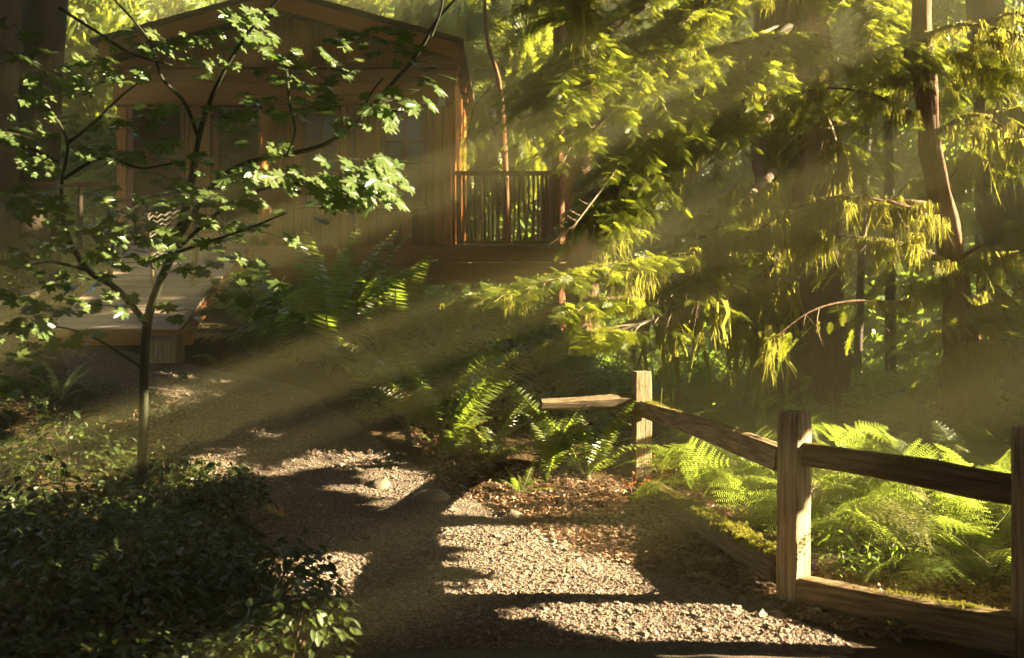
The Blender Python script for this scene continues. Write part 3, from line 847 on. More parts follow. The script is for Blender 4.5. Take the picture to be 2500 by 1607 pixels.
# block by the ramp
sb = empty('step_block', hit(405, 890), 'squared timber block standing on the ground under the ramp end', 'block')
MB().box((0, 0, .13), (.30, .26, .24)).build('block', M['post_wood'], sb)
MB().box((0, 0, .275), (.34, .30, .045)).build('cap', M['rock'], sb)

# ------------------------------------------------------------------ split rail fence
fn = empty('split_rail_fence', (1.5, 6.5, 0), 'weathered split rail fence curving along the right side of the gravel path', 'fence')
fl = np.array(fn.location)
def wobble_beam(a, b, w, h, name, mat, roll=0, seed=0, seg=26, rough=.10, wedge_=0.0, taper=(1, 1)):
    """hand-split beam from a to b with an uneven section"""
    a, b = np.array(a, float), np.array(b, float)
    T = (b - a) / np.linalg.norm(b - a); s = np.cross(T, [0, 0, 1]) if abs(T[2]) < .9 else np.array([1.0, 0, 0])
    s /= np.linalg.norm(s); n = np.cross(s, T)
    prof = [(-.5,-.5),(-.17,-.53),(.2,-.5),(.5,-.46),(.53,-.1),(.5,.3),(.44,.5),(.1,.5-wedge_),(-.2,.52-wedge_*.5),(-.5,.48),(-.53,.1),(-.5,-.2)]
    K = len(prof); V = []
    r = np.random.default_rng(seed); bulge = r.normal(0, rough * .5, (6, K))
    cr, sr = math.cos(roll), math.sin(roll)
    for i in range(seg + 1):
        t = i / seg; c = a * (1 - t) + b * t + n * .012 * math.sin(t * 3.1 + seed)
        k5 = t * 4.99; k0 = int(k5); f = k5 - k0
        tp = taper[0] * (1 - t) + taper[1] * t
        for j, (u, v) in enumerate(prof):
            m = (1 + bulge[k0][j] * (1 - f) + bulge[k0 + 1][j] * f + r.normal(0, rough * .12)) * tp
            uu, vv = u * w * m, v * h * m
            off = n * .012 * math.sin(t * 3.1 + seed)
            V.append((t * float(np.linalg.norm(b - a)), -(uu * cr - vv * sr), (uu * sr + vv * cr) + float(off @ n)))
    Fc = [(i*K+j, i*K+(j+1)%K, (i+1)*K+(j+1)%K, (i+1)*K+j) for i in range(seg) for j in range(K)]
    Fc += [tuple(range(K-1, -1, -1)), tuple(seg*K + j for j in range(K))]
    o = put(name, mesh_data(name, V, Fc, mat), fn, a - fl, Matrix((T, -s, n)).transposed().to_euler('XYZ')); return o
def fpost(x, y, w, rot, top, seed, mat='post_wood', bot=-.25, lean=(0, 0)):
    g = float(terrain(x, y))
    V = []; r = np.random.default_rng(seed); seg = 14
    prof = [(-.5,-.5),(-.46,-.52),(.46,-.52),(.5,-.46),(.52,.46),(.46,.5),(-.46,.5),(-.5,.46)]
    for i in range(seg + 1):
        t = i / seg; z = g + bot + (top - g - bot) * t
        for (u, v) in prof:
            q = 1 + r.normal(0, .012)
            if i == seg: q *= .93
            uu, vv = u * w * q, v * w * .95 * q
            V.append((x + lean[0]*t + uu*math.cos(rot) - vv*math.sin(rot) - fl[0], y + lean[1]*t + uu*math.sin(rot) + vv*math.cos(rot) - fl[1], z + (r.normal(0, .004) if i == seg else 0) - fl[2]))
    K = 8
    Fc = [(i*K+j, i*K+(j+1)%K, (i+1)*K+(j+1)%K, (i+1)*K+j) for i in range(seg) for j in range(K)]
    Fc += [tuple(range(K-1, -1, -1)), tuple(seg*K + j for j in range(K))]
    return put('post', mesh_data('post', V, Fc, M[mat]), fn)
PA, PB, PC = (1.165, 8.7), (1.525, 5.26), (2.40, 4.48)
fpost(*PA, .15, R(10), 1.05, 1); fpost(*PB, .135, R(39), 1.05, 2, lean=(.012, 0)); fpost(*PC, .13, R(42), 1.06, 3)
fpost(.25, 9.35, .105, R(5), .70, 4, 'bark_red')
wobble_beam((.25, 8.42, .785), (1.10, 8.70, .765), .07, .135, 'rail', M['rail_wood'], R(-38), 5, wedge_=.05, taper=(.75, 1.05))
wobble_beam((1.18, 8.62, .72), (1.50, 5.34, .775), .10, .14, 'rail', M['rail_wood'], .1, 6, 40, wedge_=.06)
wobble_beam((1.58, 5.22, .815), (2.36, 4.52, .765), .085, .13, 'rail', M['rail_wood'], .1, 7, taper=(.95, 1.1))
wobble_beam((1.20, 8.4, .03), (1.50, 5.35, .175), .13, .15, 'rail', M['rail_wood'], .1, 8, 40, wedge_=.04)
wobble_beam((1.56, 5.22, .07), (2.36, 4.50, .10), .12, .18, 'rail', M['rail_wood'], 0, 9)
wobble_beam((2.45, 4.43, .765), (4.2, 3.2, .78), .085, .13, 'rail', M['rail_wood'], .1, 12)
# moss on the lower rail and beyond
n = 900
t = rng.uniform(0, 1, n); P = np.array([1.20, 8.4, .10])[None]*(1-t)[:, None] + np.array([1.50, 5.35, .255])[None]*t[:, None] + rng.normal(0, 1, (n, 3))*[.035, .02, .008]
scatter('moss', P, np.stack([rng.normal(0, .3, n), rng.normal(0, .3, n), rng.uniform(0, 6.28, n)], 1), rng.uniform(.10, .28, n), MOSS[0], fn)

for (a_, b_, q) in [((1.20, 8.55, .80), (1.50, 5.4, .855), 200), ((1.60, 5.2, .885), (2.36, 4.52, .835), 160), ((1.58, 5.2, .165), (2.36, 4.50, .195), 160)]:
    t = np.clip(rng.uniform(0, 1, 5)[rng.integers(0, 5, q)] + rng.normal(0, .06, q), .02, .98)[:, None]
    P = np.array(a_) * (1 - t) + np.array(b_) * t + rng.normal(0, 1, (q, 3)) * [.02, .02, .004]
    scatter('moss', P, np.stack([rng.normal(0, .5, q), rng.normal(0, .5, q), rng.uniform(0, 6.28, q)], 1), rng.uniform(.04, .09, q), MOSS[1], fn)
# ------------------------------------------------------------------ the big hemlock
hb = W(1965, 1050, 12.2); hb[2] = terrain(hb[0], hb[1]) - .1
hem = empty('hemlock_tree', hb, 'huge mossy hemlock with a thick dark trunk behind the split rail fence', 'tree')
hl = np.array(hem.location)
trunk_part(hem, [hb, W(1962, 950, 12.2), W(1950, 700, 12.2), W(1940, 400, 12.2), W(1932, 100, 12.2), W(1925, -200, 12.2), W(1925, -900, 12.2)],
           [.95, .66, .55, .53, .51, .50, .47, .44, .40, .36, .33], M['bark'], 72, .20, seg=90)
HL = [  # limbs in pixel, pixel, metres
 [(1935,-160,12),(1700,-60,10.6),(1480,80,9.8),(1380,200,9.2),(1350,300,9.0)],
 [(1935,-40,12),(1750,40,10.8),(1600,90,10),(1480,170,9.4),(1390,300,9.1)],
 [(1930,60,12),(1800,110,10.8),(1650,170,10.0),(1500,270,9.4),(1400,380,9.1)],
 [(1920,150,12),(1820,190,10.8),(1700,250,10),(1600,330,9.6),(1500,430,9.2)],
 [(1900,280,11.8),(1780,320,10.8),(1640,380,10),(1540,460,9.4),(1480,560,9.0)],
 [(1890,480,11.7),(1780,545,10.4),(1640,620,9.5),(1500,650,8.9),(1330,690,8.4),(1190,735,8.1)],
 [(1890,560,11.7),(1760,640,10.2),(1620,720,9.3),(1480,730,8.8),(1310,770,8.3)],
 [(1890,660,11.7),(1760,720,10.2),(1650,760,9.4),(1540,800,8.9),(1430,820,8.6)],
 [(1930,-100,12),(2050,-20,10.6),(2130,60,10.2),(2180,180,9.9)],
 [(1935,60,12),(1900,90,10.8),(1880,130,10.2),(1820,230,9.8),(1790,330,9.6)],
 [(1890,420,11.7),(1840,470,10.4),(1780,520,9.9),(1740,640,9.5),(1700,760,9.3)],
 [(1960,560,11.7),(1900,620,10.4),(1860,700,9.9),(1850,820,9.6)],
 [(1940,200,12),(2000,260,10.6),(2040,350,10.2),(2060,470,10)],
 [(1935,-250,12),(1600,-150,10.2),(1450,-60,9.6),(1380,60,9.2)],
 [(1935,-150,12),(1850,-60,10.6),(1740,10,10),(1650,110,9.6)],
]
HLw = [[W(*p) for p in L] for L in HL]
for i, L in enumerate(HLw):
    mb = MB(); mb.tube(resample(L, 22) - hl, [.055, .03, .012], 7, .25, i); mb.build('branch', M['bark_dark'] if i % 2 else M['twig'], hem, smooth=True)
# boughs: side twigs off every limb, each a flat layered fan of short sprays
mb = MB(); twP = []; P = []; D = []; RL = []
r = np.random.default_rng(5)
def bough_fans(limbs, count, l0, l1, droop, seg=17):
    for L in limbs:
        C = resample(L, 40)
        for k in range(count):
            i = int(r.uniform(.12, 1) ** .8 * 38); p = C[i]; tan = C[i+1] - C[i-1]; tan /= np.linalg.norm(tan)
            hz_ = np.array([tan[0], tan[1], 0]); hz_ /= np.linalg.norm(hz_) + 1e-9
            sg = r.choice([-1, 1]); sd = np.array([-hz_[1], hz_[0], 0]) * sg
            a_ = r.uniform(.35, 1.15); d = hz_ * math.cos(a_) + sd * math.sin(a_)
            ln = r.uniform(l0, l1) * (1.15 - .5 * i / 40)
            q1 = p + d * ln * .5 + [0, 0, -droop * ln * .22]; q2 = p + d * ln + [0, 0, -droop * ln * r.uniform(.5, 1.2)]
            K = resample([p, q1, q2], 10)
            if k % 2: mb.tube(K[::3] - hl, [.006, .002], 3)
            twP.append([p, q1, q2])
            n1 = max(5, int(seg * ln / l1))
            for j in range(n1):
                t = (j + .6) / n1 * 8.9; jj = int(t); f = t - jj
                x = K[jj] * (1-f) + K[jj+1] * f; T = K[min(jj+1, 9)] - K[jj]; T /= np.linalg.norm(T)
                s2 = np.cross([0, 0, 1], T); s2 /= np.linalg.norm(s2) + 1e-9
                for q in (-1, 1):
                    P.append(x + r.normal(0, .008, 3)); D.append(T * r.uniform(.45, 1) + s2 * q * r.uniform(.5, 1) + [0, 0, r.normal(-.22, .30)]); RL.append((r.normal(0, .55), (.72 - .38 * t / 9) * r.uniform(.6, 1.25)))
            P.append(K[-2]); D.append(K[-1] - K[-3]); RL.append((0, .6))
bough_fans(HLw[:5] + HLw[8:10] + HLw[13:], 88, .45, 1.05, .55)
bough_fans(HLw[5:8], 92, .35, .80, .22)
bough_fans(HLw[10:13], 34, .35, .8, .6)
mb.build('twigs', M['twig'], hem)['kind'] = 'stuff'
P = np.array(P); D = np.array(D); RL = np.array(RL); n = len(P)
qx = P[:, 0] / P[:, 1] * F + 1250; qy = HOR - (P[:, 2] - EYE) / P[:, 1] * F
k_ = ~((qy > 905) & (qx < 1800)) & ~((qx > 1835) & (qx < 2075) & (qy > 300) & (P[:, 1] < 12.6) & (np.random.default_rng(1).random(n) < .93))
P, D, RL = P[k_], D[k_], RL[k_]; n = len(P); h = n // 2
idx = np.random.default_rng(2).permutation(n)
for k, ii in enumerate((idx[:h], idx[h:])):
    scatter('foliage', P[ii], euler_from_dir(D[ii], RL[ii, 0]), RL[ii, 1], HEM[k], hem)
def moss_on(parent, curves, per, sc, seed, drop=.0):
    r = np.random.default_rng(seed); P = []
    for L in curves:
        C = resample(L, 40); t = np.clip(r.uniform(2, 38.9, 7)[r.integers(0, 7, per)] + r.normal(0, 1.8, per), 1, 38.9); i = t.astype(int); f = (t - i)[:, None]
        P.append(C[i]*(1-f) + C[i+1]*f + r.normal(0, 1, (per, 3)) * [.02, .02, .01] - [0, 0, drop])
    P = np.vstack(P); n = len(P)
    scatter('hanging_moss', P, np.stack([r.normal(0, .1, n), r.normal(0, .1, n), r.uniform(0, 6.28, n)], 1), r.lognormal(math.log(sc), .55, n), MOSS[seed % 2], parent)
moss_on(hem, [[p for p in L[:-2]] for L in HLw[5:8]], 120, .7, 1); moss_on(hem, [HLw[i] for i in (3, 4, 10, 11, 12)], 80, .7, 2); moss_on(hem, twP[620:900:2], 3, .45, 3)
# moss on the sunny side of trunk
rr2 = np.random.default_rng(9); n = 260
zz = rr2.uniform(.9, 4.6, n); P = np.stack([hb[0] - .45 + rr2.normal(0, .08, n), hb[1] - .45 + rr2.normal(0, .04, n), zz], 1)
scatter('hanging_moss', P, np.stack([np.zeros(n), np.zeros(n), rr2.uniform(0, 6.28, n)], 1), rr2.lognormal(-.5, .5, n), MOSS[1], hem)
# bare dead twig spray sticking out at left
mb = MB(); C = resample([W(1500,420,9.0), W(1440,500,8.8), W(1390,560,8.7), W(1330,588,8.6)], 16); mb.tube(C - hl, [.012, .004], 5)
for k in range(34):
    i = r.integers(1, 14); p = C[i]; s_ = 1 if k % 2 else -1
    q = p + np.array([-.10, r.normal(0, .05), -.02 if s_ > 0 else .05]) * r.uniform(.6, 1.4) + [0, 0, -.10 * (s_ > 0) * r.uniform(.3, 1)]
    mb.tube(resample([p, (p+q)/2 + [0, 0, -.01], q], 4) - hl, [.0045, .0015], 4)
mb.build('dead_branch', M['twig'], hem)

# ------------------------------------------------------------------ slender curved tree at right
b2 = W(2340, 1135, 10.0); b2[2] = terrain(b2[0], b2[1]) - .05
t2 = empty('hemlock_tree', b2, 'slender curving tree with a stringy mossy base near the right edge', 'tree')
t2l = np.array(t2.location)
trunk_part(t2, [b2, W(2345, 960, 10), W(2350, 860, 10), W(2335, 720, 10), W(2312, 560, 10), W(2278, 400, 10), W(2258, 200, 10), W(2250, 0, 10), W(2245, -300, 10), W(2240, -800, 10)],
           [.30, .22, .17, .14, .12, .11, .10, .09, .085, .08], M['bark_red'], 36, .35, seg=70)
L2 = [[(2320,560,10),(2200,500,9.6),(2050,480,9.4),(1920,520,9.3),(1800,600,9.3)],
      [(2290,500,10),(2180,490,9.7),(2040,505,9.5),(1900,560,9.3)],
      [(2335,740,10),(2260,690,9.7),(2210,735,9.4),(2080,735,9.2),(1980,760,9.0),(1880,830,8.9)],
      [(2320,640,10),(2220,600,9.6),(2100,580,9.4),(1990,570,9.2)],
      [(2262,150,10),(2180,170,10.1),(2060,160,10.2),(1960,110,10.2)],
      [(2268,300,10),(2150,240,9.8),(2040,215,9.7),(1930,230,9.6)],
      [(2250,90,10),(2340,60,9.6),(2430,70,9.3),(2500,90,9.1)],
      [(2275,330,10),(2380,280,9.6),(2480,330,9.3),(2540,360,9.1)],
      [(2330,640,10),(2400,600,9.7),(2460,620,9.5),(2530,600,9.3)],
      [(2310,130,10),(2400,130,9.6),(2500,135,9.4)],
      [(2345,760,10),(2430,740,9.7),(2500,700,9.5)]]
L2w = [[W(*p) for p in L] for L in L2]
for i, L in enumerate(L2w):
    MB().tube(resample(L, 22) - t2l, [.028, .014, .006], 6, .25, i).build('branch', M['bark'] if i < 4 else M['bark_dark'], t2, smooth=True)
mb = MB()
tw2 = []
for L in L2w:
    C = resample(L, 30)
    for k in range(16):
        i = r.integers(4, 29); p = C[i]; q = p + np.array([r.normal(0, .2), r.normal(0, .2), -r.uniform(.05, .45)])
        mb.tube(resample([p, (p+q)/2 + r.normal(0, .03, 3), q], 5) - t2l, [.005, .0015], 4); tw2.append([p, (p+q)/2, q])
mb.build('twigs', M['twig'], t2)['kind'] = 'stuff'
moss_on(t2, L2w[:5], 60, .5, 4); moss_on(t2, L2w[5:], 22, .45, 5); moss_on(t2, tw2, 2, .4, 6)
P, D = crown_points([L2w[i] for i in (2, 3, 4, 5, 6, 7, 8, 9, 10)], 70, .26, .22, 13)
scatter('foliage', P, euler_from_dir(D, r.normal(0, .5, len(P))), r.uniform(.5, 1.1, len(P)), HEM[0], t2)
n = 240; P = np.stack([b2[0] + rng.normal(0, .13, n), b2[1] - .22 + rng.normal(0, .03, n), rng.uniform(.15, 1.3, n)], 1)
scatter('hanging_moss', P, np.stack([np.zeros(n), np.zeros(n), rng.uniform(0, 6.28, n)], 1), rng.lognormal(-.5, .4, n), MOSS[0], t2)

# dark trunk near right edge
def plain_tree(name, pts, rad, mat, label, group=None, limbs=(), fol=0, moss=0, seed=0, n=24, ridge=.2, lr=.03):
    b = pts[0].copy(); b[2] = terrain(b[0], b[1]) - .1
    t = empty(name, b, label, 'tree', group)
    trunk_part(t, [b] + list(pts[1:]), rad, M[mat], n, ridge, seg=44, seed=seed)
    Lw = [[W(*p) for p in L] for L in limbs]
    if Lw: limb_part(t, Lw, lr, .006, M['bark_dark'])
    if fol:
        P, D = crown_points(Lw, fol, .28, .25, seed)
        scatter('foliage', P, euler_from_dir(D, np.random.default_rng(seed).normal(0, .5, len(P))), np.random.default_rng(seed).uniform(.6, 1.2, len(P)), HEM[1], t)
    if moss: moss_on(t, Lw, moss, .7, seed + 3)
    return t
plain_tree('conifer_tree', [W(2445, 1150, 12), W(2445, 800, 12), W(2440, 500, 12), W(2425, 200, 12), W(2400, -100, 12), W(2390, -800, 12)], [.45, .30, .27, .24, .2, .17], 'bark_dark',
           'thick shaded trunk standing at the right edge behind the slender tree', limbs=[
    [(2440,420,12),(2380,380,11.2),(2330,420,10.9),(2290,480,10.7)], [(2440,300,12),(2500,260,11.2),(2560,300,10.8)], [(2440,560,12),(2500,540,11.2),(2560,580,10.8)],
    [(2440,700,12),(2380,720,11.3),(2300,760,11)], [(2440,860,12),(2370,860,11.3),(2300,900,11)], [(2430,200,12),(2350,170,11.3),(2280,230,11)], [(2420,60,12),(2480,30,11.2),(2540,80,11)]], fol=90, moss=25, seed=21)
plain_tree('conifer_tree', [W(1412, 800, 17.5), W(1412, 500, 17.5), W(1408, 100, 17.5), W(1404, -300, 17.5)], [.42, .36, .34, .31], 'bark', 'broad dark trunk rising behind the end of the deck railing', seed=22)
plain_tree('conifer_tree', [W(1364, 760, 16.2), W(1362, 420, 16.2), W(1364, 100, 16.2), W(1366, -200, 16.2)], [.13, .10, .09, .08], 'bark_red', 'slim reddish trunk left of the broad dark trunk behind the deck', seed=23)
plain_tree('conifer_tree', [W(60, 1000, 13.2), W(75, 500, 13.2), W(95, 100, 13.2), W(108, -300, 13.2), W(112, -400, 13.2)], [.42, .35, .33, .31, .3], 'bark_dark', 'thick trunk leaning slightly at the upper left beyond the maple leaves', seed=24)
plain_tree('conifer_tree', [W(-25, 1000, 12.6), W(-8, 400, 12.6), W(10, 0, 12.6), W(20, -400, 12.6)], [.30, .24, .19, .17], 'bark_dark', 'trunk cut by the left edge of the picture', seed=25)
plain_tree('conifer_tree', [W(675, 700, 21.5), W(672, 300, 21.5), W(672, -100, 21.5)], [.62, .58, .52], 'bark', 'wide trunk rising behind the cabin ridge', seed=26)
plain_tree('young_conifer', [W(1250, 700, 17), W(1225, 260, 17), W(1190, 100, 17), W(1180, -60, 17)], [.06, .045, .035, .03], 'bark_red', 'thin bent reddish stem right of the cabin roof', seed=27, limbs=[[(1225,260,17),(1280,300,16.6),(1300,380,16.5)], [(1210,200,17),(1160,260,16.6),(1140,340,16.5)]], fol=70, lr=.015)
plain_tree('young_conifer', [W(2175, 900, 15), W(2170, 400, 15), W(2160, 0, 15), W(2155, -300, 15)], [.09, .07, .05, .04], 'bark_dark', 'thin dark trunk in the bright gap between the two hemlocks', seed=28, limbs=[[(2170,500,15),(2230,440,14.6),(2280,460,14.4)], [(2165,250,15),(2110,200,14.6),(2060,230,14.4)], [(2165,100,15),(2220,60,14.6),(2270,100,14.4)]], fol=60, moss=30, lr=.015)
plain_tree('young_conifer', [W(2090, 900, 16), W(2110, 500, 16), W(2130, 100, 16), W(2160, -200, 16)], [.07, .06, .045, .03], 'bark_dark', 'thin leaning trunk just right of the huge hemlock', seed=29, limbs=[[(2115,420,16),(2060,360,15.6),(2020,400,15.4)], [(2130,150,16),(2190,90,15.6),(2230,130,15.4)]], fol=60, moss=30, lr=.015)

# ------------------------------------------------------------------ trees behind
BT = [  # px, depth, height, radius, label, piece, scale, reach, per, limbs
 (190, 19, 10.5, .20, 'sunlit cedar with hanging sprays left of the cabin', DROOP, 1.3, 2.0, 22, 60),
 (60, 22, 11, .22, 'cedar behind the leaning trunk at upper left', DROOP, 1.4, 2.4, 20, 60),
 (320, 24, 11, .25, 'cedar standing behind the left gable slope of the cabin', DROOP, 1.4, 2.4, 20, 60),
 (480, 26, 11, .25, 'bright cedar above the left half of the cabin roof', BROAD, 1.2, 2.6, 18, 60),
 (820, 23, 11, .2, 'dry brownish cedar above the right roof slope', DROOP, 1.2, 2.0, 20, 55),
 (960, 25, 11, .2, 'leafy tree behind the right roof slope', BROAD, 1.2, 2.4, 20, 55),
 (1090, 22, 11, .18, 'green hemlock behind the eave corner of the cabin', None, 1.5, 2.0, 34, 50),
 (1210, 20, 10.5, .16, 'hemlock with grey green sprays filling the gap right of the cabin', None, 1.4, 1.8, 36, 50),
 (1310, 24, 11, .2, 'hemlock behind the slim reddish trunk', None, 1.5, 2.2, 34, 50),
 (1180, 28, 11, .25, 'far bright broadleaf tree right of the cabin', BROAD, 1.5, 3.0, 18, 60),
 (1500, 26, 11, .25, 'broadleaf tree hidden mostly by the hemlock sprays', BROAD, 1.4, 2.8, 18, 50),
 (1700, 24, 11, .25, 'shaded conifer behind the huge hemlock on its left side', None, 1.6, 2.4, 26, 45),
 (2080, 21, 11, .18, 'bright green broadleaf tree just right of the huge hemlock', BROAD, 1.1, 2.2, 22, 60),
 (2200, 26, 11, .2, 'broadleaf tree in the bright gap before the slender tree', BROAD, 1.4, 2.8, 18, 60),
 (2330, 20, 10.5, .2, 'mossy broadleaf tree behind the slender curving tree', BROAD, 1.1, 2.2, 20, 55),
 (2460, 24, 11, .22, 'tree at the far right edge behind the shaded trunk', BROAD, 1.4, 2.6, 18, 55),
 (2150, 31, 11, .25, 'farthest pale tree in the right hand gap', BROAD, 1.8, 3.4, 16, 60),
 (700, 31, 11, .3, 'far tree behind the middle of the roof', BROAD, 1.8, 3.4, 14, 60),
 (250, 32, 11, .3, 'far tree left of the cabin behind the sunlit cedar', BROAD, 1.8, 3.4, 14, 60),
 (1000, 33, 11, .3, 'far tree behind the right end of the cabin', BROAD, 1.8, 3.4, 14, 60),
 (1350, 34, 11, .3, 'far tree behind the broad dark trunk', BROAD, 1.8, 3.4, 14, 60),
 (2400, 33, 11, .3, 'far tree at upper right', BROAD, 1.8, 3.4, 14, 60),
 (1790, 27, 11, .3, 'tall shaded conifer filling the sky left of the huge trunk', None, 1.9, 3.2, 40, 70),
 (1620, 32, 11, .3, 'far conifer behind the middle of the hemlock sprays', None, 2.0, 3.4, 36, 70),
 (-100, 30, 11, .3, 'far tree at the left edge', BROAD, 1.8, 3.4, 14, 60),
]
for k, (px, d_, h_, r_, lab, src, sc, reach, per, nl) in enumerate(BT):
    h_ = min(h_, EYE + .321 * d_ + .9 - float(terrain((px - 1250) / F * d_, d_)))
    conifer(((px - 1250) / F * d_, d_), h_, r_, lab, 'forest_tree' if src is BROAD else 'conifer_tree', nl, reach, per, src, .5, 'bark' if k % 2 else 'bark_dark', None, sc, 'forest trees behind the cabin and fence', 100 + k, droop=.45 if src is not BROAD else .1)

# understory in the distance and around the glade
def undergrowth(n, xr, yr, sc, src, name, seed, hmax=.5, skip=None):
    r = np.random.default_rng(seed)
    x = r.uniform(*xr, n); y = r.uniform(*yr, n)
    if skip is not None:
        k = ~skip(x, y); x, y = x[k], y[k]; n = len(x)
    P = np.stack([x, y, terrain(x, y) + r.uniform(0, hmax, n)], 1)
    scatter(name, P, np.stack([r.normal(0, .4, n), r.normal(0, .4, n), r.uniform(0, 6.28, n)], 1), r.uniform(.6, 1.3, n) * sc, src)
undergrowth(2600, (-19, 19), (17.5, 38), 1.6, BROAD, 'undergrowth', 71, 1.6)
undergrowth(900, (1.9, 8), (9.5, 17), 1.0, BROADS, 'undergrowth', 72, .45)
undergrowth(900, (-1.2, 2), (12.3, 17), 1.0, BROADS, 'undergrowth', 73, .35)
undergrowth(700, (-9, -6.2), (9, 17), 1.2, BROADS, 'undergrowth', 74, .8)

# ------------------------------------------------------------------ ferns
def frond_mesh(name, mat, a0, a1, pairs=30, width=.115, seed=0, curl=.0):
    r = np.random.default_rng(seed); n = 60; ds = 1.0 / n
    ang = np.radians(np.linspace(a0, a1, n + 1)); P = np.zeros((n + 1, 3))
    for i in range(n): P[i+1] = P[i] + ds * np.array([math.cos(ang[i]), math.sin(i * .05) * curl * .1, math.sin(ang[i])])
    V, Fc = tube_geo(P[::4], [.0055, .0015], 4); V = list(V); Fc = list(Fc)
    for k in range(pairs):
        s = .14 + .86 * (k + .5) / pairs; i = min(int(s * n), n - 1)
        p = P[i]; T = P[i+1] - P[i]; T /= np.linalg.norm(T); side = np.array([0, 1.0, 0]); N = np.cross(T, side)
        ln = width * (min(1, (s - .1) * 5) ** .6) * (1 - s) ** .5 * 1.3 + .006
        for sg in (-1, 1):
            tilt = r.normal(0, .09); dz = r.normal(-.10, .07)
            d = side * sg * .94 + T * (.22 + r.normal(0, .05)) + N * dz; d /= np.linalg.norm(d)
            wv = T * math.cos(tilt) + N * math.sin(tilt); w = .0135 * (.55 + .6 * ln / width)
            l = ln * r.uniform(.92, 1.06)
            b = len(V); m = p + d * l * .5
            tip = p + d * l - N * l * .12
            V += [p - wv * w * .7, p + wv * w * .7, m + wv * w * .75, tip, m - wv * w * .6]; Fc.append((b, b+1, b+2, b+3, b+4))
    return mesh_data(name, V, Fc, mat)
FR = [frond_mesh('frond', M['fern'], a, b, seed=k) for k, (a, b) in enumerate([(80, -10), (72, 10), (62, -25), (50, -35), (68, 35), (40, -20)])]

def bracken_mesh(name, mat, seed=0):
    r = np.random.default_rng(seed); V = []; Fc = []
    def stick(a, b, w): 
        s = np.cross(b - a, [0, 0, 1.0]); s /= np.linalg.norm(s) + 1e-9
        k = len(V); V.extend([a - s*w, a + s*w, b]); Fc.append((k, k+1, k+2))
    npn = 11
    for k in range(npn):
        t = k / npn; p = np.array([.12 + .88 * t, 0, .05 * math.sin(t * 3) - .14 * t * t])
        ln = .46 * (1 - t) ** .9 + .02
        for sg in (-1, 1):
            d = np.array([.35 + .25 * t, sg, r.normal(-.12, .1)]); d /= np.linalg.norm(d)
            stick(p, p + d * ln, .0025)
            m = max(4, int(15 * ln / .46)); sd = np.array([-d[1], d[0], 0]); sd /= np.linalg.norm(sd)
            for j in range(m):
                u = (j + .5) / m; q = p + d * ln * u + [0, 0, -.10 * (ln * u) ** 2 * 3]
                l2 = .085 * (1 - u) ** .8 * (ln / .46) ** .5 + .008
                for s2 in (-1, 1):
                    e = sd * s2 + d * .35 + [0, 0, r.normal(-.1, .15)]; e /= np.linalg.norm(e)
                    b = len(V); w = d * .0125 * (ln/.46) ** .3
                    V.extend([q - w*.6, q + w*.6, q + e*l2*.6 + w*.6, q + e*l2, q + e*l2*.6 - w*.5]); Fc.append((b, b+1, b+2, b+3, b+4))
    stick(np.array([-.5, 0, -.55]), np.array([.15, 0, .02]), .005); stick(np.array([.1, 0, .02]), np.array([1, 0, -.12]), .004)
    return mesh_data(name, V, Fc, mat)
BR = [bracken_mesh('frond', M['bracken'], k) for k in range(3)]

